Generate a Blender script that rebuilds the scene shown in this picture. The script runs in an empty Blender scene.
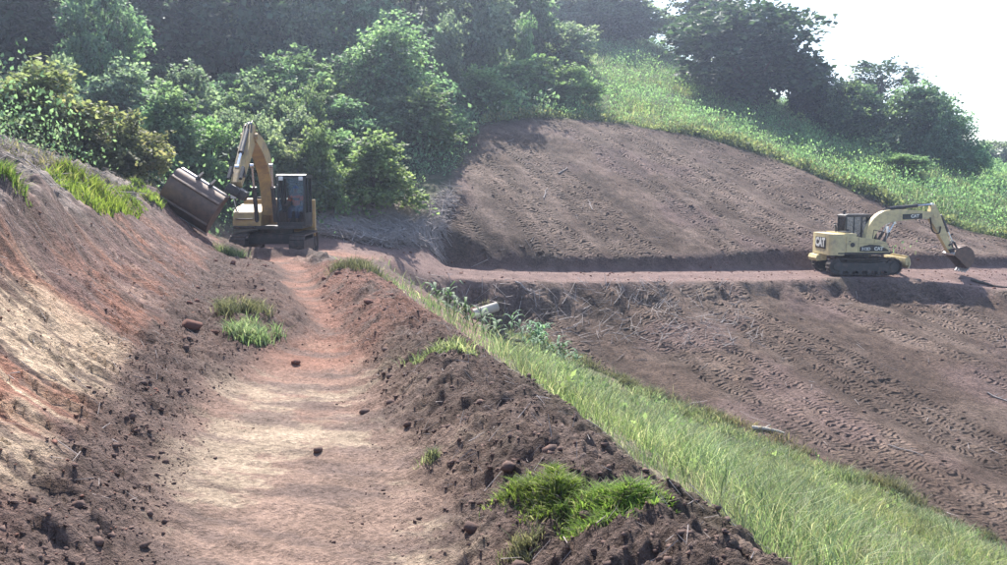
import bpy, bmesh, math, random
import numpy as np
from mathutils import Vector, Matrix, Euler
from mathutils.geometry import delaunay_2d_cdt

scene = bpy.context.scene
COL = scene.collection
PI = math.pi
R = math.radians

# ------------------------------------------------------------------ camera
F_PX, CX, CY = 872.0, 503.5, 282.5
CAM_Z, PITCH = 2.2, R(6.05)
cam_data = bpy.data.cameras.new('camera')
cam_data.sensor_width = 36.0
cam_data.lens = 36.0 * F_PX / 1007.0
cam_data.clip_start = 0.05
cam_data.clip_end = 3000
cam = bpy.data.objects.new('camera', cam_data)
COL.objects.link(cam)
cam.location = (0, 0, CAM_Z)
cam.rotation_euler = (PI / 2 - PITCH, 0, 0)
scene.camera = cam

# ------------------------------------------------------------------ sky, sun, exposure
SUN_AZ, SUN_EL = R(-11), R(46.5)          # azimuth measured from +Y towards +X
world = bpy.data.worlds.new('World')
scene.world = world
world.use_nodes = True
wn = world.node_tree
wn.nodes.clear()
w_out = wn.nodes.new('ShaderNodeOutputWorld')
w_bg = wn.nodes.new('ShaderNodeBackground')
w_sky = wn.nodes.new('ShaderNodeTexSky')
w_sky.sky_type = 'NISHITA'
w_sky.sun_disc = False
w_sky.sun_elevation = SUN_EL
w_sky.sun_rotation = SUN_AZ
w_sky.air_density = 1.0
w_sky.dust_density = 1.2
w_sky.ozone_density = 1.5
w_bg.inputs['Strength'].default_value = 0.13
wn.links.new(w_sky.outputs[0], w_bg.inputs['Color'])
wn.links.new(w_bg.outputs[0], w_out.inputs['Surface'])

sun_data = bpy.data.lights.new('sun', 'SUN')
sun_data.energy = 4.8
sun_data.angle = R(0.53)
sun_data.color = (1.0, 0.95, 0.87)
sun = bpy.data.objects.new('sun', sun_data)
COL.objects.link(sun)
to_sun = Vector((math.sin(SUN_AZ) * math.cos(SUN_EL), math.cos(SUN_AZ) * math.cos(SUN_EL), math.sin(SUN_EL)))
sun.rotation_euler = to_sun.to_track_quat('Z', 'Y').to_euler()
sun.location = (-10, 30, 40)

scene.view_settings.view_transform = 'Standard'
scene.view_settings.look = 'None'
scene.view_settings.exposure = 1.42
scene.view_settings.gamma = 1.0
scene.view_settings.use_curve_mapping = False
scene.cycles.max_bounces = 6
scene.cycles.transparent_max_bounces = 8

# ------------------------------------------------------------------ helpers
def PX(px, py, Y):
    """photo pixel + forward distance -> world point"""
    u = (px - CX) / F_PX
    v = -(py - CY) / F_PX
    dy = math.cos(PITCH) + v * math.sin(PITCH)
    dz = -math.sin(PITCH) + v * math.cos(PITCH)
    t = Y / dy
    return (u * t, Y, CAM_Z + dz * t)

def FY(Y):
    """distances beyond the terrace: the upper slope lies back at about 22 degrees"""
    return Y if Y < 44 else 44 + (Y - 44) * 1.7

def _hash(ix, iy, seed):
    h = (ix.astype(np.int64) * 374761393 + iy.astype(np.int64) * 668265263 + seed * 1442695041) & 0xFFFFFFFF
    h = ((h ^ (h >> 13)) * 1274126177) & 0xFFFFFFFF
    h = ((h ^ (h >> 16)) * 2246822519) & 0xFFFFFFFF
    return ((h ^ (h >> 15)) & 0xFFFFFF) / float(0xFFFFFF)

def vnoise(x, y, seed=0):
    """smooth value noise in -1..1"""
    x0 = np.floor(x); y0 = np.floor(y)
    fx = x - x0; fy = y - y0
    fx = fx * fx * fx * (fx * (fx * 6 - 15) + 10); fy = fy * fy * fy * (fy * (fy * 6 - 15) + 10)
    a = _hash(x0, y0, seed); b = _hash(x0 + 1, y0, seed)
    c = _hash(x0, y0 + 1, seed); d = _hash(x0 + 1, y0 + 1, seed)
    return ((a * (1 - fx) + b * fx) * (1 - fy) + (c * (1 - fx) + d * fx) * fy) * 2 - 1

def fbm(x, y, seed=0, octv=4, gain=0.5):
    s = 0; amp = 1.0; tot = 0
    for i in range(octv):
        s = s + amp * vnoise(x * (2.03 ** i) + 17.3 * i, y * (2.03 ** i) - 9.1 * i, seed + i)
        tot += amp; amp *= gain
    return s / tot

def lumps(x, y, seed=0):
    """clod-like domes: distance to the nearest jittered cell point"""
    ix = np.floor(x); iy = np.floor(y)
    best = np.full(x.shape, 9.0)
    for dx in (-1, 0, 1):
        for dy in (-1, 0, 1):
            cx = ix + dx; cy = iy + dy
            jx = cx + _hash(cx, cy, seed); jy = cy + _hash(cx, cy, seed + 7)
            rad = 0.35 + 0.6 * _hash(cx, cy, seed + 13)
            d = ((x - jx) ** 2 + (y - jy) ** 2) / (rad * rad)
            best = np.minimum(best, d)
    t = np.clip(1 - best, 0, 1)
    return t ** 0.85 * (1 + 0.35 * fbm(x * 2.3, y * 2.3, seed + 3, 2))

def sstep(a, b, x):
    t = np.clip((x - a) / (b - a), 0, 1)
    return t * t * (3 - 2 * t)

def set_tags(o, label=None, cat=None, group=None, kind=None):
    if label: o['label'] = label
    if cat: o['category'] = cat
    if group: o['group'] = group
    if kind: o['kind'] = kind
    return o

def link(name, data, parent=None, loc=None, rot=None, scale=None):
    o = bpy.data.objects.new(name, data)
    COL.objects.link(o)
    if parent is not None: o.parent = parent
    if loc is not None: o.location = loc
    if rot is not None: o.rotation_euler = rot
    if scale is not None: o.scale = scale
    return o

def empty(name, loc, rot=(0, 0, 0), scale=(1, 1, 1)):
    o = link(name, None, None, loc, rot, scale)
    o.empty_display_size = 0.2
    return o

def np_mesh(name, verts, faces, mat=None, smooth=False):
    """verts (n,3), faces (m,k) arrays"""
    me = bpy.data.meshes.new(name)
    verts = np.asarray(verts, dtype=np.float32); faces = np.asarray(faces, dtype=np.int32)
    m, k = faces.shape
    me.vertices.add(len(verts)); me.vertices.foreach_set('co', verts.ravel())
    me.loops.add(m * k); me.loops.foreach_set('vertex_index', faces.ravel())
    me.polygons.add(m)
    me.polygons.foreach_set('loop_start', np.arange(0, m * k, k, dtype=np.int32))
    if smooth: me.polygons.foreach_set('use_smooth', np.ones(m, dtype=bool))
    me.update(calc_edges=True)
    if mat: me.materials.append(mat)
    return me

# ------------------------------------------------------------------ node materials
def new_mat(name):
    m = bpy.data.materials.new(name); m.use_nodes = True
    nt = m.node_tree; nt.nodes.clear()
    out = nt.nodes.new('ShaderNodeOutputMaterial')
    return m, nt, out

def nd(nt, typ, **kw):
    n = nt.nodes.new(typ)
    for k, v in kw.items():
        if k.startswith('in_'):
            key = k[3:]
            key = int(key) if key.isdigit() else key.replace('_', ' ')
            n.inputs[key].default_value = v
        else:
            setattr(n, k, v)
    return n

def mth(nt, op, a, b=None, clamp=False):
    n = nt.nodes.new('ShaderNodeMath'); n.operation = op; n.use_clamp = clamp
    for i, v in enumerate((a, b)):
        if v is None: continue
        if isinstance(v, (int, float)): n.inputs[i].default_value = v
        else: nt.links.new(v, n.inputs[i])
    return n.outputs[0]

def noise_out(nt, vec, scale, detail=4, rough=0.6):
    n = nd(nt, 'ShaderNodeTexNoise')
    n.inputs['Scale'].default_value = scale; n.inputs['Detail'].default_value = detail
    n.inputs['Roughness'].default_value = rough
    if vec is not None: nt.links.new(vec, n.inputs['Vector'])
    return n.outputs['Fac']

def mix_col(nt, fac, a, b, blend='MIX'):
    n = nt.nodes.new('ShaderNodeMix'); n.data_type = 'RGBA'; n.blend_type = blend
    for idx, v in ((0, fac), (6, a), (7, b)):
        if isinstance(v, (int, float)): n.inputs[idx].default_value = v
        elif isinstance(v, tuple): n.inputs[idx].default_value = v
        else: nt.links.new(v, n.inputs[idx])
    return n.outputs[2]

def ramp(nt, fac, stops):
    n = nt.nodes.new('ShaderNodeValToRGB')
    el = n.color_ramp.elements
    while len(el) > 1: el.remove(el[-1])
    el[0].position, el[0].color = stops[0][0], stops[0][1]
    for p, c in stops[1:]:
        e = el.new(p); e.color = c
    nt.links.new(fac, n.inputs['Fac'])
    return n.outputs['Color']

def g4(v): return (v, v, v, 1)

def soil_mat(name, fine=14.0, bump=0.04, tread=False, contrast=(0.55, 1.5)):
    m, nt, out = new_mat(name)
    L = nt.links.new
    at = nd(nt, 'ShaderNodeAttribute', attribute_name='Col')
    geo = nd(nt, 'ShaderNodeNewGeometry')
    pos = geo.outputs['Position']
    n1 = noise_out(nt, pos, fine, 5, 0.65)
    n2 = noise_out(nt, pos, 2.3, 4, 0.6)
    n3 = noise_out(nt, pos, fine * 3.1, 3, 0.7)
    c1 = ramp(nt, n1, [(0.3, g4(contrast[0])), (0.7, g4(contrast[1]))])
    c2 = ramp(nt, n2, [(0.3, g4(0.75)), (0.7, g4(1.25))])
    c = mix_col(nt, 1.0, at.outputs['Color'], c1, 'MULTIPLY')
    c = mix_col(nt, 1.0, c, c2, 'MULTIPLY')
    # pale grit and dead straw flecks
    fleck = ramp(nt, n3, [(0.66, g4(0)), (0.74, g4(1))])
    c = mix_col(nt, mth(nt, 'MULTIPLY', fleck, 0.25), c, (0.34, 0.29, 0.26, 1))
    bs = nd(nt, 'ShaderNodeBsdfPrincipled')
    bs.inputs['Roughness'].default_value = 0.95
    bs.inputs['Specular IOR Level'].default_value = 0.15
    L(c, bs.inputs['Base Color'])
    h = mth(nt, 'ADD', mth(nt, 'MULTIPLY', n1, 1.0), mth(nt, 'MULTIPLY', n3, 0.45))
    b = nd(nt, 'ShaderNodeBump'); b.inputs['Strength'].default_value = 1.0
    b.inputs['Distance'].default_value = bump
    L(h, b.inputs['Height'])
    norm = b.outputs['Normal']
    if tread:
        ta = nd(nt, 'ShaderNodeAttribute', attribute_name='tread')
        sp = nd(nt, 'ShaderNodeSeparateXYZ'); L(ta.outputs['Vector'], sp.inputs[0])
        wob = noise_out(nt, pos, 0.35, 2, 0.5)
        wob2 = noise_out(nt, pos, 1.6, 2, 0.5)
        u = mth(nt, 'ADD', sp.outputs['X'], mth(nt, 'MULTIPLY', wob, 2.2))
        v = mth(nt, 'ADD', sp.outputs['Y'], mth(nt, 'MULTIPLY', wob2, 0.8))
        un = mth(nt, 'DIVIDE', u, 0.72)
        band = mth(nt, 'FLOOR', un)
        fr = mth(nt, 'FRACT', un)
        inside = mth(nt, 'GREATER_THAN', mth(nt, 'SUBTRACT', 0.36, mth(nt, 'ABSOLUTE', mth(nt, 'SUBTRACT', fr, 0.5))), 0.0)
        wn_ = nd(nt, 'ShaderNodeTexWhiteNoise', noise_dimensions='1D'); L(band, wn_.inputs['W'])
        ph = mth(nt, 'MULTIPLY', wn_.outputs['Value'], 6.28)
        chev = mth(nt, 'MULTIPLY', mth(nt, 'ABSOLUTE', mth(nt, 'SUBTRACT', fr, 0.5)), 0.7)
        bar = mth(nt, 'SINE', mth(nt, 'ADD', mth(nt, 'ADD', mth(nt, 'MULTIPLY', v, 2 * PI / 0.18), ph), chev))
        patch = ramp(nt, noise_out(nt, pos, 0.5, 3, 0.6), [(0.34, g4(0.15)), (0.48, g4(1))])
        bn = nd(nt, 'ShaderNodeMath', operation='MULTIPLY_ADD')
        on = mth(nt, 'GREATER_THAN', wn_.outputs['Value'], 0.3)
        brk = ramp(nt, noise_out(nt, pos, 4.0, 3, 0.6), [(0.33, g4(0.05)), (0.5, g4(1))])
        hh = mth(nt, 'MULTIPLY', mth(nt, 'MULTIPLY', bar, inside), mth(nt, 'MULTIPLY', mth(nt, 'MULTIPLY', patch, brk), on))
        b2 = nd(nt, 'ShaderNodeBump'); b2.inputs['Strength'].default_value = 1.0
        b2.inputs['Distance'].default_value = 0.042
        L(hh, b2.inputs['Height']); L(norm, b2.inputs['Normal'])
        norm = b2.outputs['Normal']
    L(norm, bs.inputs['Normal'])
    L(bs.outputs[0], out.inputs['Surface'])
    return m

def leaf_mat(name, c_lo, c_hi, trans=0.45, yellow=None, rough=0.6):
    m, nt, out = new_mat(name)
    L = nt.links.new
    geo = nd(nt, 'ShaderNodeNewGeometry')
    oi = nd(nt, 'ShaderNodeObjectInfo')
    rnd = geo.outputs['Random Per Island']
    stops = [(0.0, c_lo + (1,)), (0.8, c_hi + (1,))]
    if yellow: stops.append((1.0, yellow + (1,)))
    c = ramp(nt, rnd, stops)
    big = noise_out(nt, geo.outputs['Position'], 0.55, 3, 0.6)
    c = mix_col(nt, 1.0, c, ramp(nt, big, [(0.3, g4(0.62)), (0.7, g4(1.38))]), 'MULTIPLY')
    wide = noise_out(nt, geo.outputs['Position'], 0.16, 3, 0.55)
    c = mix_col(nt, ramp(nt, wide, [(0.5, g4(0)), (0.68, g4(0.45))]), c, mix_col(nt, 1.0, c, (1.5, 1.2, 0.9, 1), 'MULTIPLY'))
    hs = nd(nt, 'ShaderNodeHueSaturation')
    L(mth(nt, 'ADD', mth(nt, 'MULTIPLY', oi.outputs['Random'], 0.05), 0.475), hs.inputs['Hue'])
    L(mth(nt, 'ADD', mth(nt, 'MULTIPLY', oi.outputs['Random'], 0.35), 0.82), hs.inputs['Value'])
    L(c, hs.inputs['Color'])
    bs = nd(nt, 'ShaderNodeBsdfPrincipled')
    bs.inputs['Roughness'].default_value = rough
    bs.inputs['Specular IOR Level'].default_value = 0.18
    L(hs.outputs[0], bs.inputs['Base Color'])
    tr = nd(nt, 'ShaderNodeBsdfTranslucent')
    tc = mix_col(nt, 1.0, hs.outputs[0], (1.15, 1.22, 0.78, 1), 'MULTIPLY')
    L(tc, tr.inputs['Color'])
    mx = nd(nt, 'ShaderNodeMixShader'); mx.inputs[0].default_value = trans
    L(bs.outputs[0], mx.inputs[1]); L(tr.outputs[0], mx.inputs[2])
    L(mx.outputs[0], out.inputs['Surface'])
    return m

def plain_mat(name, col, rough=0.5, metal=0.0, dirt=None, dirt_amt=0.0, scale=3.0, spec=0.5):
    m, nt, out = new_mat(name)
    L = nt.links.new
    bs = nd(nt, 'ShaderNodeBsdfPrincipled')
    geo = nd(nt, 'ShaderNodeNewGeometry')
    n = noise_out(nt, geo.outputs['Position'], scale, 5, 0.65)
    c = mix_col(nt, 1.0, col + (1,), ramp(nt, n, [(0.3, g4(0.82)), (0.7, g4(1.12))]), 'MULTIPLY')
    if dirt:
        n2 = noise_out(nt, geo.outputs['Position'], scale * 1.7, 6, 0.7)
        f = ramp(nt, n2, [(0.62 - dirt_amt * 0.35, g4(0)), (0.78 - dirt_amt * 0.2, g4(0.85))])
        c = mix_col(nt, f, c, dirt + (1,))
    L(c, bs.inputs['Base Color'])
    bs.inputs['Metallic'].default_value = metal
    L(ramp(nt, n, [(0.2, g4(max(0, rough - 0.12))), (0.8, g4(min(1, rough + 0.15)))]), bs.inputs['Roughness'])
    bs.inputs['Specular IOR Level'].default_value = spec
    b = nd(nt, 'ShaderNodeBump'); b.inputs['Strength'].default_value = 0.3; b.inputs['Distance'].default_value = 0.01
    L(noise_out(nt, geo.outputs['Position'], scale * 9, 4, 0.6), b.inputs['Height'])
    L(b.outputs['Normal'], bs.inputs['Normal'])
    L(bs.outputs[0], out.inputs['Surface'])
    return m

def glass_mat(name, tint=(0.82, 0.88, 0.92), opac=0.05):
    m, nt, out = new_mat(name)
    L = nt.links.new
    tr = nd(nt, 'ShaderNodeBsdfTransparent'); tr.inputs['Color'].default_value = tint + (1,)
    gl = nd(nt, 'ShaderNodeBsdfGlossy'); gl.inputs['Roughness'].default_value = 0.05
    gl.inputs['Color'].default_value = (0.5, 0.5, 0.52, 1)
    df = nd(nt, 'ShaderNodeBsdfDiffuse'); df.inputs['Color'].default_value = (0.30, 0.30, 0.32, 1)
    fr = nd(nt, 'ShaderNodeFresnel'); fr.inputs['IOR'].default_value = 1.5
    m1 = nd(nt, 'ShaderNodeMixShader'); L(fr.outputs[0], m1.inputs[0]); L(tr.outputs[0], m1.inputs[1]); L(gl.outputs[0], m1.inputs[2])
    geo = nd(nt, 'ShaderNodeNewGeometry')
    dust = ramp(nt, noise_out(nt, geo.outputs['Position'], 4.0, 4, 0.6), [(0.35, g4(opac * 0.3)), (0.75, g4(opac))])
    m2 = nd(nt, 'ShaderNodeMixShader'); L(dust, m2.inputs[0]); L(m1.outputs[0], m2.inputs[1]); L(df.outputs[0], m2.inputs[2])
    L(m2.outputs[0], out.inputs['Surface'])
    return m

M = {}
M['soil_track'] = soil_mat('soil_track', 26, 0.055, contrast=(0.55, 1.42))
M['soil_bank'] = soil_mat('soil_bank', 16, 0.10, contrast=(0.45, 1.5))
M['soil_berm'] = soil_mat('soil_berm', 17, 0.12, contrast=(0.45, 1.55))
M['soil_plough'] = soil_mat('soil_plough', 10, 0.10, tread=True, contrast=(0.45, 1.6))
M['soil_hill'] = soil_mat('soil_hill', 9, 0.06)
M['clod'] = plain_mat('clod', (0.115, 0.078, 0.068), 0.95, 0, (0.2, 0.12, 0.095), 0.3, 6.0, 0.1)
M['clod_red'] = plain_mat('clod_red', (0.17, 0.085, 0.066), 0.95, 0, (0.09, 0.06, 0.055), 0.3, 6.0, 0.1)
M['bark'] = plain_mat('bark', (0.09, 0.075, 0.065), 0.9, 0, (0.2, 0.19, 0.17), 0.2, 4.0, 0.2)
M['deadwood'] = plain_mat('deadwood', (0.36, 0.31, 0.29), 0.85, 0, (0.16, 0.12, 0.1), 0.25, 5.0, 0.2)
M['cutwood'] = plain_mat('cutwood', (0.44, 0.40, 0.34), 0.8, 0, (0.2, 0.17, 0.14), 0.15, 5.0, 0.2)
M['leaf_dark'] = leaf_mat('leaf_dark', (0.026, 0.052, 0.036), (0.080, 0.130, 0.080), 0.36)  # darker leaf copy, shade of the backlit trees put into the colour
M['leaf_mid'] = leaf_mat('leaf_mid', (0.068, 0.130, 0.085), (0.215, 0.335, 0.215), 0.58)
M['leaf_light'] = leaf_mat('leaf_light', (0.110, 0.185, 0.095), (0.250, 0.360, 0.200), 0.56)
M['leaf_grey'] = leaf_mat('leaf_grey', (0.105, 0.155, 0.120), (0.250, 0.320, 0.240), 0.55)
M['leaf_olive'] = leaf_mat('leaf_olive', (0.130, 0.160, 0.085), (0.280, 0.320, 0.175), 0.55, (0.36, 0.34, 0.21))
M['grass'] = leaf_mat('grass', (0.085, 0.130, 0.062), (0.285, 0.345, 0.205), 0.45, (0.48, 0.46, 0.36))
M['grass_bright'] = leaf_mat('grass_bright', (0.110, 0.185, 0.040), (0.230, 0.340, 0.095), 0.45, (0.32, 0.33, 0.17))
M['grass_dull'] = leaf_mat('grass_dull', (0.115, 0.130, 0.085), (0.240, 0.240, 0.160), 0.4, (0.42, 0.38, 0.29))
M['cane'] = leaf_mat('cane', (0.075, 0.150, 0.085), (0.185, 0.300, 0.175), 0.4)

# ------------------------------------------------------------------ terrain: survey lines
def toeL(Y): return -1.0 - 0.265 * Y
def crestL(Y): return toeL(Y) - 1.9
def bankR(Y): return 1.2 - 0.28 * Y          # inner toe of the spoil berm
def bermO(Y): return bankR(Y) + 1.25         # outer edge of the spoil berm

pts, sharp = [], []
def add(*ps, s=False):
    for p in ps:
        pts.append(p)
        if s: sharp.append(p)
def line(ps, step=0.9, s=False):
    for a, b in zip(ps[:-1], ps[1:]):
        a = np.array(a); b = np.array(b)
        n = max(1, int(np.linalg.norm(a[:2] - b[:2]) / step))
        for i in range(n): add(tuple(a + (b - a) * i / n), s=s)
    add(tuple(ps[-1]), s=s)

for Y in np.arange(-15, 28.1, 0.9):
    add((crestL(Y), Y, 1.55), (toeL(Y), Y, 0.06), (toeL(Y) + 0.5, Y, 0.0), (bankR(Y), Y, 0.0), s=True)
    add((crestL(Y) - 0.5, Y, 1.80), (crestL(Y) - 3.2, Y, 2.85), (crestL(Y) - 7.5, Y, 4.3))
    if Y < 24.5:
        k = 1.0 if Y < 21 else (24.5 - Y) / 3.5 * 0.7 + 0.3
        add((bankR(Y) + 0.5, Y, 0.36 * k), (bermO(Y), Y, 0.35 * k), (bermO(Y) + 0.35, Y, 0.08), s=True)
        add((bermO(Y) + 2.6, Y, -0.95))
    else:
        add((bankR(Y) + 0.9, Y, -0.08), (bankR(Y) + 2.4, Y, -0.7))
for Y in np.arange(28.5, 34, 0.9):      # bench goes on behind the machine
    add((-10.4, Y, 0.25), (-8.4, Y, 0.0), (-6.2, Y, -0.05), s=True)
    add((-12.0, Y, 1.7))
    add((-4.3, Y, -0.35))
for Y in np.arange(-15, 26, 5): add((crestL(Y) - 22, Y, 9.0), (crestL(Y) - 45, Y, 17.0))

plough_edge = [PX(1000, 562, 19.8), PX(900, 513, 21.8), PX(760, 446, 25.6), PX(640, 405, 28.6), PX(560, 375, 31.6), PX(470, 334, 34.8)]
line(plough_edge, 1.5)
plough_far = [(22, 14, -8.6), (34, 4, -13)]
line(plough_far, 2)
add(PX(800, 520, 9.5), PX(720, 480, 11.5), PX(850, 520, 13), PX(640, 430, 17), PX(560, 385, 22), PX(930, 540, 14))
terr_front = [PX(405, 278, 33.5), PX(450, 279, 35.0), PX(560, 282, 36.2), PX(700, 282, 37.3), PX(780, 281, 38.6), PX(830, 278.5, 40.0), PX(905, 278.5, 40.2), PX(940, 282, 39.6), PX(1007, 292, 39.0), PX(1200, 300, 40.0)]
line(terr_front, 0.9, True)
tf_arr = np.array(terr_front)
line([(p[0], p[1] - 0.8, p[2] - 0.75) for p in terr_front], 0.9, True)
terr_back = [PX(440, 267, 38.6), PX(480, 270, 39.4), PX(560, 272, 40.3), PX(700, 271, 41.8), PX(810, 269, 44.1), PX(900, 268, 44.6), PX(1007, 268, 44.8), PX(1200, 272, 45.0)]
line(terr_back, 0.9, True)
cut_h = [0.02, 0.30, 0.58, 0.70, 0.82, 0.70, 0.55, 0.4]
cut_top = [(p[0], p[1] + 0.10, p[2] + h) for p, h in zip(terr_back, cut_h)]
line(cut_top, 0.9, True)
border = [PX(452, 178, FY(44)), PX(462, 150, FY(48)), PX(480, 124, FY(51.5)), PX(560, 113, FY(53)), PX(640, 126, FY(53.5)), PX(700, 134, FY(53.5)), PX(770, 156, FY(52.5)), PX(830, 180, FY(50.5)), PX(900, 209, FY(48.6)), PX(1007, 243, FY(47.2)), PX(1200, 262, FY(47.0))]
line(border, 1.8)
line([tuple((np.array(a) * 0.5 + np.array(b) * 0.5)) for a, b in zip(
    [cut_top[1], cut_top[2], cut_top[3], cut_top[4], cut_top[5], cut_top[6]],
    [border[2], border[3], border[5], border[7], border[8], border[9]])], 2.0)
for p in [(120, 190, 30), (200, 200, 34.5), (60, 155, 34), (150, 160, 40), (250, 208, 37), (320, 222, 36.5), (380, 238, 36.5), (420, 235, 38.5), (440, 215, 40.5),
          (330, 190, 42), (420, 180, 45), (250, 160, 45), (100, 112, 45), (0, 118, 38), (-150, 100, 35), (-300, 60, 40), (200, 105, 55),
          (330, 105, 57), (450, 112, 57), (0, 60, 55), (100, 45, 65), (300, 35, 70), (450, 40, 70), (560, 66, 66), (640, 78, 66), (-200, 40, 60),
          (700, 106, 62), (770, 128, 61), (830, 147, 60), (930, 167, 58), (1007, 192, 56), (1007, 178, 70), (930, 160, 70), (850, 128, 72), (760, 98, 73), (690, 60, 76),
          (1200, 225, 55), (1200, 200, 70), (1010, 176, 88), (1200, 190, 88), (600, 40, 78)]:
    add(PX(p[0], p[1], FY(p[2])))
add((-70, 140, 40), (-30, 140, 38), (0, 140, 35), (20, 135, 26), (45, 140, 10), (65, 140, 4), (90, 140, -2), (-70, 165, 42), (0, 165, 36), (45, 165, 8), (90, 165, -6), (-70, 60, 22), (-70, 30, 20), (-70, -15, 22))
add((70, 45, -8), (70, 20, -14), (70, -15, -20), (45, 30, -8), (40, -15, -15), (15, -15, -5.5), (15, 0, -5.8), (9, 8, -3.9), (22, 0, -8.5), (28, 20, -8.6), (32, 30, -6.5), (36, 40, -4.2), (18, 30, -4.4 - 0.4), (70, 70, -5))

# triangulate and rasterise onto a regular grid
GX0, GX1, GY0, GY1, GS = -70.0, 90.0, -15.0, 165.0, 0.25
NX = int((GX1 - GX0) / GS) + 1; NY = int((GY1 - GY0) / GS) + 1
P3 = np.array(pts)
P3 = P3[np.unique((P3[:, :2] * 50).round().astype(int), axis=0, return_index=True)[1]]
cdt = delaunay_2d_cdt([Vector((p[0], p[1])) for p in P3], [], [], 0, 1e-4)
tv = np.array([(v.x, v.y) for v in cdt[0]])
tz = np.zeros(len(tv))
for i, o in enumerate(cdt[3]):
    tz[i] = P3[o[0], 2] if len(o) else 0
H = np.full((NY, NX), np.nan)
gx = GX0 + np.arange(NX) * GS; gy = GY0 + np.arange(NY) * GS
for f in cdt[2]:
    a, b, c = (tv[i] for i in f[:3]); za, zb, zc = (tz[i] for i in f[:3])
    i0 = max(0, int((min(a[0], b[0], c[0]) - GX0) / GS) - 1); i1 = min(NX, int((max(a[0], b[0], c[0]) - GX0) / GS) + 2)
    j0 = max(0, int((min(a[1], b[1], c[1]) - GY0) / GS) - 1); j1 = min(NY, int((max(a[1], b[1], c[1]) - GY0) / GS) + 2)
    if i1 <= i0 or j1 <= j0: continue
    X, Y = np.meshgrid(gx[i0:i1], gy[j0:j1])
    det = (b[1] - c[1]) * (a[0] - c[0]) + (c[0] - b[0]) * (a[1] - c[1])
    if abs(det) < 1e-9: continue
    l1 = ((b[1] - c[1]) * (X - c[0]) + (c[0] - b[0]) * (Y - c[1])) / det
    l2 = ((c[1] - a[1]) * (X - c[0]) + (a[0] - c[0]) * (Y - c[1])) / det
    l3 = 1 - l1 - l2
    ok = (l1 >= -1e-6) & (l2 >= -1e-6) & (l3 >= -1e-6)
    sub = H[j0:j1, i0:i1]
    sub[ok] = (l1 * za + l2 * zb + l3 * zc)[ok]
# fill anything outside the hull from the nearest filled cell along rows / columns
for ax in (1, 0):
    Hm = H if ax == 1 else H.T
    for r in range(Hm.shape[0]):
        row = Hm[r]; good = ~np.isnan(row)
        if good.any() and not good.all():
            row[~good] = np.interp(np.flatnonzero(~good), np.flatnonzero(good), row[good])

def blur(A, sig):
    rad = max(1, int(3 * sig)); k = np.exp(-0.5 * (np.arange(-rad, rad + 1) / sig) ** 2); k /= k.sum()
    for ax in (0, 1):
        pad = [(0, 0), (0, 0)]; pad[ax] = (rad, rad)
        B = np.pad(A, pad, mode='edge'); n = A.shape[ax]; out = np.zeros_like(A)
        for i, w in enumerate(k):
            out += w * (B[i:i + n, :] if ax == 0 else B[:, i:i + n])
        A = out
    return A

SM = np.zeros((NY, NX))
for p in sharp:
    i = int((p[0] - GX0) / GS); j = int((p[1] - GY0) / GS)
    if 0 <= i < NX and 0 <= j < NY: SM[max(0, j - 4):j + 5, max(0, i - 4):i + 5] = 1
SM = np.clip(blur(SM, 3.0) * 1.3, 0, 1)
H = blur(H, 0.62) * SM + blur(H, 7.0) * (1 - SM)

def grid_sample(A, X, Y):
    fx = np.clip((X - GX0) / GS, 0, NX - 1.001); fy = np.clip((Y - GY0) / GS, 0, NY - 1.001)
    i = fx.astype(int); j = fy.astype(int); fx = fx - i; fy = fy - j
    return (A[j, i] * (1 - fx) + A[j, i + 1] * fx) * (1 - fy) + (A[j + 1, i] * (1 - fx) + A[j + 1, i + 1] * fx) * fy

# ---- zones
def in_poly(X, Y, poly):
    ins = np.zeros(X.shape, bool)
    n = len(poly)
    for k in range(n):
        x1, y1 = poly[k][:2]; x2, y2 = poly[(k + 1) % n][:2]
        if y1 == y2: continue
        c = ((y1 > Y) != (y2 > Y)) & (X < (x2 - x1) * (Y - y1) / (y2 - y1) + x1)
        ins ^= c
    return ins

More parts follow.
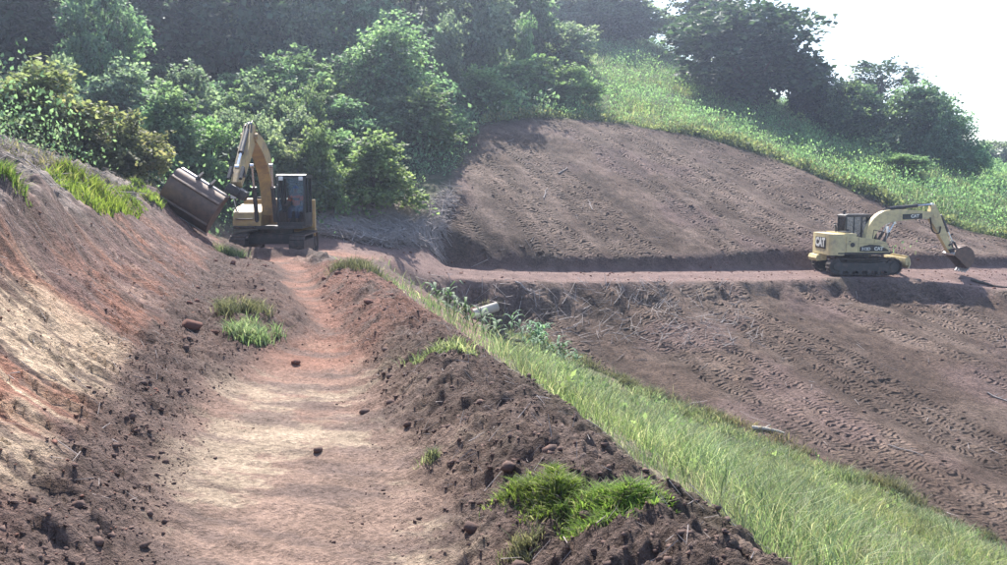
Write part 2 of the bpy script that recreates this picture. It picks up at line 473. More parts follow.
Z_HILL, Z_BANK, Z_TRACK, Z_BERM, Z_GRASS, Z_PLOUGH, Z_CUT, Z_MEADOW, Z_SLASH = range(9)
poly_lower = terr_front + [(60, 38), (60, -5)] + plough_far[::-1] + plough_edge
poly_track2 = terr_front + terr_back[::-1] + [(-4.5, 36.2), (-6.0, 35.2), (-10.5, 34.5), (-10.4, 28), (-6.4, 27), (-5.6, 30)]
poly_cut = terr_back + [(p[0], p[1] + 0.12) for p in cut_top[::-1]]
poly_upper = cut_top + border[::-1]
poly_slash = [PX(330, 250, 33), (-6.0, 35.2), (-4.5, 36.2), terr_back[0], cut_top[1], border[0], PX(440, 200, 42), PX(400, 205, 41), PX(340, 205, 40), PX(318, 220, 37), PX(318, 235, 35)]
def zone_of(X, Y):
    wx = X + 0.35 * fbm(X * 0.9, Y * 0.9, 51, 3); wy = Y + 0.35 * fbm(X * 0.9, Y * 0.9, 57, 3)
    Z = np.full(X.shape, Z_HILL)
    meadow_l = np.interp(Y, [40, 59, 81, 105, 140, 165], [5.0, 3.0, 4.5, 7.0, 25, 40])
    Z[(wx > meadow_l) & (Y > 38)] = Z_MEADOW
    corr = Y < 28
    Z[(wx > bermO(Y)) & (Y < 36)] = Z_GRASS
    Z[in_poly(wx, wy, poly_slash)] = Z_SLASH
    Z[in_poly(wx, wy, poly_lower)] = Z_PLOUGH
    Z[in_poly(wx, wy, poly_upper)] = Z_PLOUGH
    Z[in_poly(wx, Y, poly_track2)] = Z_TRACK
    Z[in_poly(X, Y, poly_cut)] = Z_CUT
    sx = X + 0.18 * fbm(X * 1.6, Y * 1.6, 33, 3)
    Z[corr & (sx > crestL(Y) - 0.15) & (sx <= toeL(Y) + 0.1)] = Z_BANK
    Z[corr & (sx > toeL(Y) + 0.1) & (sx <= bankR(Y))] = Z_TRACK
    Z[(Y < 25) & (sx > bankR(Y)) & (sx <= bermO(Y) + 0.35)] = Z_BERM
    return Z

GXX, GYY = np.meshgrid(gx, gy)
ZG = zone_of(GXX, GYY)
ZW = np.stack([blur((ZG == z).astype(float), 1.3) for z in range(9)])

def windrow(X, Y):
    """loose soil left along the toe of the cut"""
    far = sstep(8.0, 12.5, Y)
    d = (X - (toeL(Y) - 0.14 + 0.49 * far)) / (0.38 + 0.37 * far)
    a = sstep(2.0, 5.0, Y) * (1 - sstep(25, 27, Y)) * (0.10 + 0.14 * far)
    d2 = (X - (toeL(Y) + 0.95)) / 0.6
    a2 = 0.16 * sstep(11, 14, Y) * (1 - sstep(21, 24, Y))
    # low ledge of earth pushed up in front of the near machine
    a3 = 0.52 * np.exp(-((Y - 27.6 - 0.3 * X - 2.2) / 0.55) ** 2) * sstep(-8.9, -8.3, X) * (1 - sstep(-6.4, -5.9, X))
    return (a * np.exp(-d * d) + a2 * np.exp(-d2 * d2) + a3) * (0.75 + 0.5 * vnoise(X * 0.8, Y * 0.8, 77))

def ground(X, Y, detail=True):
    z = grid_sample(H, X, Y)
    z = z + windrow(X, Y)
    if not detail: return z
    W = [grid_sample(ZW[k], X, Y) for k in range(9)]
    wr = np.clip(windrow(X, Y) / 0.14, 0, 1)
    big = fbm(X * 0.35, Y * 0.35, 3, 3)
    d = W[Z_HILL] * (0.35 * big + 0.10 * fbm(X * 1.7, Y * 1.7, 5, 4))
    d = d + W[Z_MEADOW] * (0.25 * big + 0.06 * fbm(X * 1.7, Y * 1.7, 5, 3))
    d = d + W[Z_GRASS] * (0.10 * fbm(X * 0.8, Y * 0.8, 8, 4))
    d = d + W[Z_SLASH] * (0.22 * fbm(X * 0.9, Y * 0.9, 9, 5))
    # scrape streaks run straight down the cut bank
    st = fbm(X * 1.5, Y * 4.0, 11, 4, 0.6)
    d = d + W[Z_BANK] * (0.045 * st + 0.055 * lumps(X * 2.6, Y * 3.6, 14) * (st > -0.1) + 0.035 * fbm(X * 3, Y * 3, 15, 3))
    # cross ridges left by the bucket on the track
    sb = Y + 0.28 * X
    d = d + W[Z_TRACK] * (1 - wr) * (0.022 * fbm(X * 1.4, sb * 9.0, 18, 3) + 0.008 * fbm(X * 9, Y * 9, 20, 3) + 0.018 * fbm(X * 0.8, Y * 0.8, 19, 3) + 0.014 * lumps(X * 6, Y * 6, 22) * (vnoise(X * 1.3, Y * 1.3, 23) > 0.15))
    lum = 0.075 * lumps(X * 1.9, Y * 1.9, 24) + 0.065 * lumps(X * 4.4, Y * 4.4, 27) * (vnoise(X * 1.1, Y * 1.1, 26) > -.35) + 0.045 * lumps(X * 8, Y * 8, 29) + 0.05 * fbm(X * 1.4, Y * 1.4, 30, 3)
    d = d + np.clip(W[Z_BERM] + wr * W[Z_TRACK] * 0.8 + wr * W[Z_BANK] * 0.5, 0, 1) * lum * 1.0
    rough = 0.034 * fbm(X * 9, Y * 9, 31, 3) + 0.032 * lumps(X * 11, Y * 11, 32) + 0.016 * lumps(X * 19, Y * 19, 34)
    nearw = 1 - sstep(12, 20, Y)
    d = d + nearw * rough * np.clip(W[Z_BERM] + W[Z_BANK] * (0.28 + 0.7 * wr) + W[Z_TRACK] * (0.12 + wr), 0, 1)
    spoilw = W[Z_HILL] * (1 - sstep(3.0, 6.0, crestL(Y) - X)) * (Y < 29)
    d = d + spoilw * (0.30 * lumps(X * 0.9, Y * 0.9, 35) + 0.16 * lumps(X * 2.7, Y * 2.7, 36) + 0.05 * lumps(X * 6, Y * 6, 37))
    # broken lip of turf and spoil along the crest
    cd = (X - (crestL(Y) - 0.30 + 0.25 * vnoise(Y * 0.7, Y * 0, 38))) / 0.34
    d = d + (Y < 15) * (1 - sstep(12, 15, Y)) * np.exp(-cd * cd) * (0.22 + 0.22 * vnoise(X * 1.6, Y * 1.6, 39))
    # the tracked slope: broad machine runs down the hill and rough crumbs
    u = X * 0.89 + Y * 0.455
    run = 0.05 * vnoise(u * 1.35 + 0.6 * vnoise(X * 0.15, Y * 0.15, 40), Y * 0.08, 41)
    d = d + W[Z_PLOUGH] * (run + 0.10 * fbm(X * 0.45, Y * 0.45, 43, 3) + 0.045 * lumps(X * 2.2, Y * 2.2, 44) * (vnoise(X * 0.5, Y * 0.5, 45) > -0.1) + 0.02 * fbm(X * 3, Y * 3, 46, 3))
    d = d + W[Z_CUT] * (0.10 * fbm(X * 1.5, Y * 1.5, 47, 3))
    # rough lip below the terrace
    ty = np.interp(X, tf_arr[:, 0], tf_arr[:, 1])
    lip = np.exp(-((Y - ty + 0.7) / 1.1) ** 2) * (Y > 30) * (1 - W[Z_TRACK])
    d = d + lip * (0.22 * fbm(X * 1.1, Y * 1.1, 48, 4) + 0.16 * lumps(X * 1.3, Y * 1.3, 49))
    return z + d

def HIT(px, py):
    """where the sight line through a photo pixel meets the ground"""
    ys = np.concatenate([np.arange(3.0, 70, 0.03)])
    q = np.array([PX(px, py, 1.0)])[0]
    X = q[0] * ys; Z = CAM_Z + (q[2] - CAM_Z) * ys
    g = ground(X, ys, False)
    k = int(np.argmax(Z <= g)) if (Z <= g).any() else len(ys) - 1
    return float(X[k]), float(ys[k])

def gz(x, y):
    return float(ground(np.array([float(x)]), np.array([float(y)]))[0])

# ---- fan of vertices, dense where the ground is seen close
rr = [0.02]
for v in np.geomspace(0.3, 2.4, 14): rr.append(v)
r = 2.4
while r < 64:
    r += min(0.0056 * r, 0.15); rr.append(r)
while r < 130:
    r += 0.6; rr.append(r)
rr += [150, 175, 210, 280, 400]
rr = np.array(rr)
az = np.concatenate([np.arange(-180, -36, 4.0), np.linspace(-36, -31.5, 24, endpoint=False), np.linspace(-31.5, 31.5, 650, endpoint=False), np.linspace(31.5, 36, 24, endpoint=False), np.arange(36, 180.1, 4.0)])
A_, R_ = np.meshgrid(np.radians(az), rr)
VX = R_ * np.sin(A_); VY = R_ * np.cos(A_)
VZ = np.empty_like(VX)
for j in range(0, len(rr), 200): VZ[j:j + 200] = ground(VX[j:j + 200], VY[j:j + 200])

def mixc(a, b, t):
    t = np.asarray(t)[..., None]
    return a * (1 - t) + b * t
def soil_colour(X, Y):
    W = [grid_sample(ZW[k], X, Y) for k in range(9)]
    n1 = fbm(X * 0.5, Y * 0.5, 60, 4); n2 = fbm(X * 1.5, Y * 1.5, 63, 4)
    C = np.zeros(X.shape + (3,))
    c = lambda *v: np.broadcast_to(np.array(v), X.shape + (3,))
    red, brown, pale, dark, umber = c(.345, .172, .122), c(.285, .196, .154), c(.46, .365, .265), c(.098, .069, .060), c(.180, .130, .112)
    wr = np.clip(windrow(X, Y) / 0.12, 0, 1)
    # track: red farther off, pinkish brown near, pale compacted subsoil in patches, brown damp smears
    t = mixc(brown, red, np.clip(sstep(7.5, 12, Y + 1.2 * n1) * 0.85, 0, 1))
    sb = Y + 0.28 * X
    pp = fbm(X * 0.9 + 3, sb * 1.15, 68, 5, 0.66) + .08
    pp = pp + .30 * fbm(X * 5, sb * 13, 69, 4, .65)
    t = mixc(t, pale, sstep(0.10, 0.34, pp) * 0.75 * (1 - sstep(9, 13, Y)))
    t = mixc(t, umber, sstep(0.0, 0.4, fbm(X * 0.9, sb * 2.8, 67, 5, .62)) * 0.85)
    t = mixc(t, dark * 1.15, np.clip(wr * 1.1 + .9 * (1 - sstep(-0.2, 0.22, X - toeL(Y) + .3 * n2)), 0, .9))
    far = sstep(30, 34, Y)
    t = mixc(t, c(.20, .135, .12), far)
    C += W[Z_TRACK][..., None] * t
    # cut bank: red-brown above, cream subsoil scraped bare low down near the camera
    hh = np.clip((toeL(Y) - X) / 1.9, 0, 1)
    st = fbm(X * 0.8, Y * 4.2, 70, 4, 0.6)
    b = mixc(c(.175, .110, .098), c(.285, .140, .098), sstep(-0.2, 0.4, fbm(X * 0.8, Y * 1.2, 71, 4)))
    b = mixc(b, pale * np.array([1.1, 1.05, 1.02]), sstep(-0.22, 0.06, .6 * st + 0.9 * n1 - 0.02) * (1 - sstep(8.2, 10.4, Y + 1.2 * n2)) * (1 - sstep(0.72, 0.95, hh + .2 * n2)) * sstep(0.12, 0.34, hh + .15 * n2) * .92)
    b = mixc(b, c(.40, .27, .215), sstep(0.2, 0.5, st) * 0.65 * sstep(8, 11, Y))
    b = mixc(b, dark, sstep(0.12, 0.4, -st) * 0.6)
    b = mixc(b, dark * 1.15, sstep(0.16, 0.32, fbm(X * 2.4, Y * 8.5, 72, 4, .65) + .12 * n2) * 0.75)
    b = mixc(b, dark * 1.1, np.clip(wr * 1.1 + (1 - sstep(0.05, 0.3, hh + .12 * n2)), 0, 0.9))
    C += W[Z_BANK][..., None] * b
    bm = mixc(c(.098, .070, .060), c(.215, .118, .092), sstep(9.0, 13.5, Y + 1.5 * n1))
    bm = mixc(bm, c(.15, .108, .092), sstep(0.0, 0.5, n2))
    C += W[Z_BERM][..., None] * bm
    pl = mixc(c(.086, .058, .045), c(.138, .098, .078), sstep(-0.3, 0.4, n1 + 0.4 * n2))
    pl = mixc(pl, c(.120, .080, .072), sstep(0.1, 0.5, fbm(X * 0.3, Y * 0.3, 74, 3)) * 0.7)
    uu = X * 0.89 + Y * 0.455
    pl = pl * (1 + 0.28 * vnoise(uu * 1.35 + 0.6 * vnoise(X * 0.15, Y * 0.15, 40), Y * 0.08, 41) + 0.16 * vnoise(uu * 4.0, Y * 0.25, 42))[..., None]
    C += W[Z_PLOUGH][..., None] * pl
    C += W[Z_CUT][..., None] * c(.07, .042, .038)  # red-brown soil, painted darker to deepen the shade on the face
    C += W[Z_SLASH][..., None] * mixc(c(.15, .118, .112), c(.22, .18, .165), sstep(-0.2, 0.4, n2))
    gr = mixc(c(.11, .115, .06), c(.21, .18, .12), sstep(-0.1, 0.4, n2))
    gr = mixc(mixc(c(.19, .115, .096), c(.13, .10, .09), sstep(-.2, .3, n2)), gr, sstep(-0.04, 0.05, X / np.maximum(Y, 1)))
    C += W[Z_GRASS][..., None] * gr
    C += W[Z_MEADOW][..., None] * mixc(c(.06, .085, .032), c(.11, .12, .055), sstep(-0.2, 0.4, n2))
    # hill: leaf litter, bare spoil just above the cut on the left
    spoil = (1 - sstep(3.0, 6.5, crestL(Y) - X + 1.2 * n1)) * (Y < 29)
    hl = mixc(c(.055, .062, .035), c(.10, .09, .06), sstep(-0.1, 0.4, n2))
    hl = mixc(hl, mixc(c(.09, .072, .064), c(.21, .175, .15), sstep(-0.1, 0.35, n2)), spoil)
    C += W[Z_HILL][..., None] * hl
    return C
VC = np.empty(VX.shape + (3,))
for j in range(0, len(rr), 200): VC[j:j + 200] = soil_colour(VX[j:j + 200], VY[j:j + 200])

nr, nc = VX.shape
jj, ii = np.meshgrid(np.arange(nr - 1), np.arange(nc - 1), indexing='ij')
quads = np.stack([jj * nc + ii, jj * nc + ii + 1, (jj + 1) * nc + ii + 1, (jj + 1) * nc + ii], -1).reshape(-1, 4)[:, ::-1]
allv = np.stack([VX, VY, VZ], -1).reshape(-1, 3)
allc = VC.reshape(-1, 3)
fc = allv[quads].mean(1)
fz = zone_of(fc[:, 0], fc[:, 1])
# smooth normals of the whole sheet, so neighbouring pieces meet without a seam
upper = fc[:, 1] > 39.5
pieces = [('hillside', (fz == Z_HILL), 'soil_hill'), ('cut_bank', fz == Z_BANK, 'soil_bank'),
          ('dirt_track', fz == Z_TRACK, 'soil_track'), ('spoil_berm', fz == Z_BERM, 'soil_berm'),
          ('grass_bank', fz == Z_GRASS, 'soil_hill'), ('lower_bare_slope', (fz == Z_PLOUGH) & ~upper, 'soil_plough'),
          ('upper_bare_slope', (fz == Z_PLOUGH) & upper, 'soil_plough'), ('terrace_cut_face', fz == Z_CUT, 'soil_bank'),
          ('upper_meadow', fz == Z_MEADOW, 'soil_hill'), ('debris_ground', fz == Z_SLASH, 'soil_hill')]
for nm, mask, mt in pieces:
    q = quads[mask]
    if not len(q): continue
    used, inv = np.unique(q, return_inverse=True)
    v = allv[used]
    me = np_mesh(nm, v, inv.reshape(-1, 4), M[mt], True)
    ca = me.color_attributes.new('Col', 'FLOAT_COLOR', 'POINT')
    ca.data.foreach_set('color', np.concatenate([allc[used], np.ones((len(used), 1))], 1).astype(np.float32).ravel())
    if mt == 'soil_plough':
        tv_ = np.stack([v[:, 0] * 0.89 + v[:, 1] * 0.455, (-v[:, 0] * 0.455 + v[:, 1] * 0.89) * 1.12, v[:, 2] * 0], 1)
        va = me.attributes.new('tread', 'FLOAT_VECTOR', 'POINT')
        va.data.foreach_set('vector', tv_.astype(np.float32).ravel())
    set_tags(link(nm, me), kind='structure')

# ------------------------------------------------------------------ machine shapes
class MB:
    """collects shapes; build() links them as one mesh object"""
    def __init__(self): self.v = []; self.f = []
    def _take(self, bm, bevel=0, seg=2):
        if bevel > 0:
            bmesh.ops.bevel(bm, geom=[e for e in bm.edges if len(e.link_faces) == 2 and e.calc_face_angle(0) > 0.5], offset=bevel, segments=seg, profile=0.6, affect='EDGES', clamp_overlap=True)
        bmesh.ops.recalc_face_normals(bm, faces=bm.faces)
        n = len(self.v); bm.verts.index_update()
        self.v += [tuple(v.co) for v in bm.verts]
        self.f += [[n + v.index for v in f.verts] for f in bm.faces]
        bm.free()
        return self
    def box(self, x0, x1, y0, y1, z0, z1, bevel=0.02, rot=None, at=None):
        bm = bmesh.new()
        bmesh.ops.create_cube(bm, size=1)
        for v in bm.verts:
            v.co = Vector((x0 + (v.co.x + .5) * (x1 - x0), y0 + (v.co.y + .5) * (y1 - y0), z0 + (v.co.z + .5) * (z1 - z0)))
        if rot is not None:
            m = Euler(rot).to_matrix()
            for v in bm.verts: v.co = m @ v.co
        if at is not None:
            for v in bm.verts: v.co += Vector(at)
        return self._take(bm, bevel)
    def prism(self, poly, a0, a1, axis='y', bevel=0.02, seg=2):
        bm = bmesh.new()
        def mk(p, a):
            if axis == 'y': return (p[0], a, p[1])
            if axis == 'z': return (p[0], p[1], a)
            return (a, p[0], p[1])
        A = [bm.verts.new(mk(p, a0)) for p in poly]; B = [bm.verts.new(mk(p, a1)) for p in poly]
        n = len(poly)
        bm.faces.new(A); bm.faces.new(B[::-1])
        for i in range(n): bm.faces.new((A[i], A[(i + 1) % n], B[(i + 1) % n], B[i]))
        return self._take(bm, bevel, seg)
    def tube(self, p0, p1, r0, r1=None, seg=12, cap=True):
        p0 = Vector(p0); p1 = Vector(p1); r1 = r0 if r1 is None else r1
        d = p1 - p0
        if d.length < 1e-6: return self
        q = d.to_track_quat('Z', 'Y'); n = len(self.v)
        for p, r_ in ((p0, r0), (p1, r1)):
            for k in range(seg):
                a = 2 * PI * k / seg
                self.v.append(tuple(p + q @ Vector((r_ * math.cos(a), r_ * math.sin(a), 0))))
        for k in range(seg): self.f.append([n + k, n + (k + 1) % seg, n + seg + (k + 1) % seg, n + seg + k])
        if cap:
            self.f.append([n + k for k in range(seg)][::-1]); self.f.append([n + seg + k for k in range(seg)])
        return self
    def path(self, ps, rad, seg=8):
        rads = rad if isinstance(rad, (list, tuple)) else [rad] * len(ps)
        for a, b, ra, rb in zip(ps[:-1], ps[1:], rads[:-1], rads[1:]): self.tube(a, b, ra, rb, seg)
        return self
    def build(self, name, mat, parent=None, loc=None, rot=None, smooth=True):
        me = bpy.data.meshes.new(name)
        me.from_pydata(self.v, [], self.f); me.update()
        me.materials.append(mat)
        if smooth:
            me.polygons.foreach_set('use_smooth', [True] * len(me.polygons))
            me.set_sharp_from_angle(angle=R(35))
        return link(name, me, parent, loc, rot)

def text_obj(body, size, mat, parent, loc, rot, bold=0.012, xs=1.0, name='lettering'):
    cu = bpy.data.curves.new(name, 'FONT'); cu.body = body; cu.size = size
    cu.align_x = 'CENTER'; cu.align_y = 'CENTER'; cu.offset = bold; cu.extrude = 0.004
    t = bpy.data.objects.new('tmp', cu); COL.objects.link(t)
    me = bpy.data.meshes.new_from_object(t.evaluated_get(bpy.context.evaluated_depsgraph_get()))
    bpy.data.objects.remove(t); bpy.data.curves.remove(cu)
    me.materials.clear(); me.materials.append(mat)
    return link(name, me, parent, loc, rot, (xs, 1, 1))

mud = (0.14, 0.10, 0.09)
M['yellow_pale'] = plain_mat('yellow_pale', (0.62, 0.51, 0.27), 0.55, 0, (0.34, 0.27, 0.19), 0.42, 2.4)  # faded yellow, paled further to stand for full sun
M['yellow_backlit'] = plain_mat('yellow_backlit', (0.45, 0.30, 0.12), 0.55, 0, (0.22, 0.155, 0.11), 0.55, 2.4)  # same yellow darkened, backlit shade put into the paint
M['steel_dark'] = plain_mat('steel_dark', (0.045, 0.043, 0.045), 0.55, 0.3, mud, 0.35, 3.0)
M['track_steel'] = plain_mat('track_steel', (0.045, 0.04, 0.038), 0.8, 0.15, (0.125, 0.088, 0.074), 0.7, 5.0)
M['bucket_steel'] = plain_mat('bucket_steel', (0.115, 0.08, 0.066), 0.6, 0.25, (0.20, 0.12, 0.085), 0.65, 3.5)
M['worn_steel'] = plain_mat('worn_steel', (0.42, 0.40, 0.40), 0.4, 0.6, mud, 0.3, 3.0)
M['black_paint'] = plain_mat('black_paint', (0.02, 0.02, 0.022), 0.4, 0, (0.12, 0.10, 0.09), 0.15, 3.0)
M['chrome'] = plain_mat('chrome', (0.62, 0.62, 0.64), 0.2, 0.9)
M['white'] = plain_mat('white', (0.70, 0.69, 0.64), 0.6, 0, (0.36, 0.30, 0.24), 0.3, 6.0)
M['glass'] = glass_mat('glass')
M['seat'] = plain_mat('seat', (0.03, 0.03, 0.034), 0.8)
M['lamp_lens'] = plain_mat('lamp_lens', (0.72, 0.74, 0.78), 0.15)
M['hose'] = plain_mat('hose', (0.015, 0.015, 0.016), 0.5)

def limb_prism(mb, centre, half, y0, y1, bevel=0.02):
    """side-view limb: centre line points (x,z) with half heights"""
    top, bot = [], []
    for i, (p, h) in enumerate(zip(centre, half)):
        p = Vector(p)
        a = Vector(centre[max(0, i - 1)]); b = Vector(centre[min(len(centre) - 1, i + 1)])
        d = (b - a).normalized(); n = Vector((-d.y, d.x))
        top.append(tuple(p + n * h)); bot.append(tuple(p - n * h))
    return mb.prism(top + bot[::-1], y0, y1, 'y', bevel)

def curve_pts(ctrl, n=5):
    """Catmull-Rom through control points"""
    out = []
    P = [Vector(p) for p in ctrl]; P = [P[0] * 2 - P[1]] + P + [P[-1] * 2 - P[-2]]
    for i in range(1, len(P) - 2):
        for k in range(n):
            t = k / n
            out.append(0.5 * ((2 * P[i]) + (-P[i - 1] + P[i + 1]) * t + (2 * P[i - 1] - 5 * P[i] + 4 * P[i + 1] - P[i + 2]) * t * t + (-P[i - 1] + 3 * P[i] - 3 * P[i + 1] + P[i + 2]) * t ** 3))
    out.append(P[-2])
    return out

def cylinder_ram(root_part, p0, p1, y, name, split=0.55, r=0.075):
    p0 = Vector((p0[0], y, p0[1])); p1 = Vector((p1[0], y, p1[1])); m = p0.lerp(p1, split)
    b = MB().tube(p0, m, r, seg=14).tube(m, m + (p1 - p0).normalized() * 0.05, r * 1.15, seg=14).build(name, M['steel_dark'], root_part)
    MB().tube(m, p1, r * 0.55, seg=12).tube(p1 + Vector((0, -.06, 0)), p1 + Vector((0, .06, 0)), r * 0.9, seg=12).build('ram_rod', M['chrome'], b)
    return b

def excavator(name, loc, rotz, paint, boom, stick_end, stick_back, tilt_bucket, blade, cab_dark, under_rot=0.0):
    root = empty(name, loc, (0, 0, rotz))
    YP = M[paint]
    # ---------------- undercarriage
    TL, TH, TW, G = 1.72, 0.78, 0.5, 0.98
    c, s_ = math.cos(under_rot), math.sin(under_rot)
    for sy in (-1, 1):
        yc = sy * G
        rad = TH / 2
        # belt with grousers
        mb = MB(); per = 2 * (2 * (TL - rad)) + 2 * PI * rad; n = 46
        for k in range(n):
            d = per * k / n; st = 2 * (TL - rad)
            if d < st: x, z, a = -TL + rad + d, TH, 0
            elif d < st + PI * rad:
                t = (d - st) / rad; x, z, a = TL - rad + rad * math.sin(t), rad + rad * math.cos(t), t
            elif d < 2 * st + PI * rad: x, z, a = TL - rad - (d - st - PI * rad), 0, PI
            else:
                t = (d - 2 * st - PI * rad) / rad; x, z, a = -TL + rad - rad * math.sin(t), rad - rad * math.cos(t), PI + t
            mb.box(-0.095, 0.095, yc - TW / 2, yc + TW / 2, -0.05, -0.015, 0, (0, a, 0), (x, 0, z))
            mb.box(-0.015, 0.015, yc - TW / 2 + .01, yc + TW / 2 - .01, -0.02, 0.028, 0, (0, a, 0), (x, 0, z))
        tr = mb.build('track', M['track_steel'], root, None, (0, 0, under_rot), False); tr['kind'] = 'stuff'
        fr = MB().prism([(-TL + .45, .18), (TL - .45, .18), (TL - .4, .45), (TL - .6, .56), (-TL + .6, .56), (-TL + .4, .45)], yc - .17, yc + .17, 'y', .03)
        fr.build('track_frame', M['steel_dark'], tr)
        for sx, nm in ((-1, 'sprocket'), (1, 'idler_wheel')):
            w = MB(); xx = sx * (TL - rad)
            w.tube((xx, yc - .12, rad), (xx, yc + .12, rad), rad - .07, seg=20)
            w.tube((xx, yc - .2, rad), (xx, yc + .2, rad), rad * .45, seg=16)
            w.build(nm, M['steel_dark'], tr)
        ro = MB()
        for k in range(6):
            xx = -TL + .6 + k * (2 * TL - 1.2) / 5
            ro.tube((xx, yc - .16, .14), (xx, yc + .16, .14), .1, seg=12)
        ro.build('track_rollers', M['steel_dark'], tr)['kind'] = 'stuff'
    MB().box(-.75, .75, -.8, .8, .42, .78, .05).tube((0, 0, .76), (0, 0, .96), .62, seg=28).build('turntable', M['steel_dark'], root, None, (0, 0, under_rot))
    if blade:
        bl = MB()
        prof = [(1.98, .32), (2.02, .32), (2.10, .50), (2.06, .74), (1.98, .90), (1.93, .90), (2.0, .72), (2.03, .52)]
        bl.prism(prof, -1.24, 1.24, 'y', 0)
        bl.box(1.86, 2.0, -1.22, 1.22, .44, .80, .02)
        b_ = bl.build('dozer_blade', M['yellow_pale'], root, None, (0, 0, under_rot))
        for yy in (-.45, .45): MB().prism([(.7, .4), (1.9, .46), (1.9, .64), (.7, .6)], yy - .07, yy + .07, 'y', .02).build('blade_arm', M['steel_dark'], b_)
    # ---------------- upper structure
    MB().box(-1.4, 1.12, -1.2, 1.1, .96, 1.06, .02).build('deck', M['steel_dark'], root)
    # right-hand side body with the falling front corner
    side = [(-1.0, 1.065), (1.06, 1.065), (1.06, 1.20), (.90, 1.52), (.55, 1.66), (-.45, 1.78), (-1.0, 1.80)]
    body = MB().prism(side, -1.23, -.30, 'y', .05).build('side_body', YP, root)
    MB().prism([(-.38, 1.11), (1.02, 1.11), (.98, 1.19), (.55, 1.40), (.1, 1.44), (-.38, 1.32)], -1.245, -1.232, 'y', 0).build('side_decal', M['black_paint'], body)
    text_obj('312D', .19, M['white'], body, (-.08, -1.252, 1.225), (PI / 2, 0, 0), .006)
    text_obj('CAT', .21, M['white'], body, (.52, -1.252, 1.235), (PI / 2, 0, 0), .012)
    MB().tube((-.72, -1.232, 1.42), (-.72, -1.242, 1.42), .11, seg=18).build('warning_sticker', M['steel_dark'], body)
    for x0, x1, z0, z1 in ((-.452, -.440, 1.08, 1.76), (.30, .312, 1.45, 1.66), (-.98, .9, 1.474, 1.484)):
        MB().box(x0, x1, -1.240, -1.228, z0, z1, 0).build('panel_seam', M['black_paint'], body)
    MB().box(-.9, -.82, -1.252, -1.23, 1.56, 1.60, .005).build('door_latch', M['steel_dark'], body)
    st_ = MB()
    st_.box(1.04, 1.2, -1.15, -.5, 1.0, 1.05, .01); st_.box(1.06, 1.14, -1.12, -.55, 1.28, 1.32, .01)
    st_.build('step', M['steel_dark'], body)
    hood = MB().prism([(-1.08, 1.065), (-1.08, 1.98), (-.52, 1.94), (-.50, 1.065)], -1.19, 1.02, 'y', .05).build('engine_hood', YP, root)
    MB().box(-1.0, -.66, -.75, -.15, 1.95, 2.03, .02).build('air_intake', M['black_paint'], hood)
    MB().path([(-.85, .45, 1.9), (-.85, .45, 2.2), (-.93, .45, 2.3)], .05, 10).build('exhaust_pipe', M['steel_dark'], hood)
    gr = MB()
    for k in range(7): gr.box(-1.02 + k * .065, -.985 + k * .065, 1.015, 1.03, 1.25, 1.7, 0)
    gr.build('grille', M['black_paint'], hood)
    # counterweight
    arc = [(-1.085, -1.2)] + [(-1.35 - .40 * math.sin(t), -.95 - .25 * math.cos(t)) for t in np.linspace(0.1, PI / 2, 6)]
    arc += [(-x_, y_) if False else (x_, -y_) for x_, y_ in arc[::-1]]
    cwm = MB().prism(arc, .92, 1.92, 'z', .07, 3)
    cw = cwm.build('counterweight', YP, root)
    MB().prism([(-1.86, .56), (-1.4, .60), (-1.4, .905), (-1.86, .86), (-1.92, .7)], .1, 1.15, 'y', .06).build('rear_skirt', YP, cw)
    MB().box(-1.775, -1.752, -.62, .62, 1.20, 1.74, .01).build('logo_panel', M['black_paint'], cw)
    text_obj('CAT', .56, M['white'], cw, (-1.782, 0, 1.47), (PI / 2, 0, -PI / 2), .03, 1.05)
    # cab
    cm = M['black_paint']
    cx0, cx1, cy0, cy1, cz0, cz1 = -.48, 1.10, .26, 1.20, 1.065, 2.78
    prof = [(cx0, cz0), (cx1 - .05, cz0), (cx1, 1.55), (cx1 - .12, cz1 - .1), (cx0, cz1 - .1)]
    cabm = MB()
    for yy in (cy0, cy1):
        a, b = (yy, yy + .06) if yy == cy0 else (yy - .06, yy)
        cabm.prism([(cx0, cz0), (cx0 + .09, cz0), (cx0 + .09, cz1 - .1), (cx0, cz1 - .1)], a, b, 'y', .012)
        cabm.prism([(cx1 - .1, cz0), (cx1 - .03, cz0), (cx1 + .02, 1.55), (cx1 - .1, cz1 - .1), (cx1 - .18, cz1 - .1), (cx1 - .06, 1.55)], a, b, 'y', .012)
        cabm.box(.30, .37, a + .004, b - .004, cz0, cz1 - .1, .01)
        cabm.box(cx0 + .05, cx1 - .06, a + .006, b - .006, cz0, cz0 + (.42 if yy == cy1 else .52), .01)
    cabm.box(cx1 - .09, cx1 - .02, cy0 + .03, cy1 - .03, cz0, cz0 + .12, .01)
    cabm.box(cx0, cx0 + .07, cy0 + .03, cy1 - .03, cz0, cz0 + .55, .01)
    cabm.box(cx0, cx1, cy0 + .02, cy1 - .02, cz0 - .003, cz0 + .03, 0)
    cab = cabm.build('cab', cm, root)
    MB().prism([(cx0 - .03, cz1 - .1), (cx1 - .08, cz1 - .1), (cx1 - .10, cz1 - .01), (cx1 - .3, cz1 + .03), (cx0 + .1, cz1 + .03), (cx0 - .03, cz1 - .02)], cy0 - .03, cy1 + .03, 'y', .03).build('cab_roof', M['black_paint'] if cab_dark else M['steel_dark'], cab)
    gm = M['glass']
    MB().prism([(cx1 - .05, cz0 + .12), (cx1 - .045, cz0 + .12), (cx1 + .005, 1.55), (cx1 - .125, cz1 - .1), (cx1 - .135, cz1 - .1), (cx1 - .003, 1.55)], cy0 + .06, cy1 - .06, 'y', 0).build('windscreen', gm, cab, smooth=False)
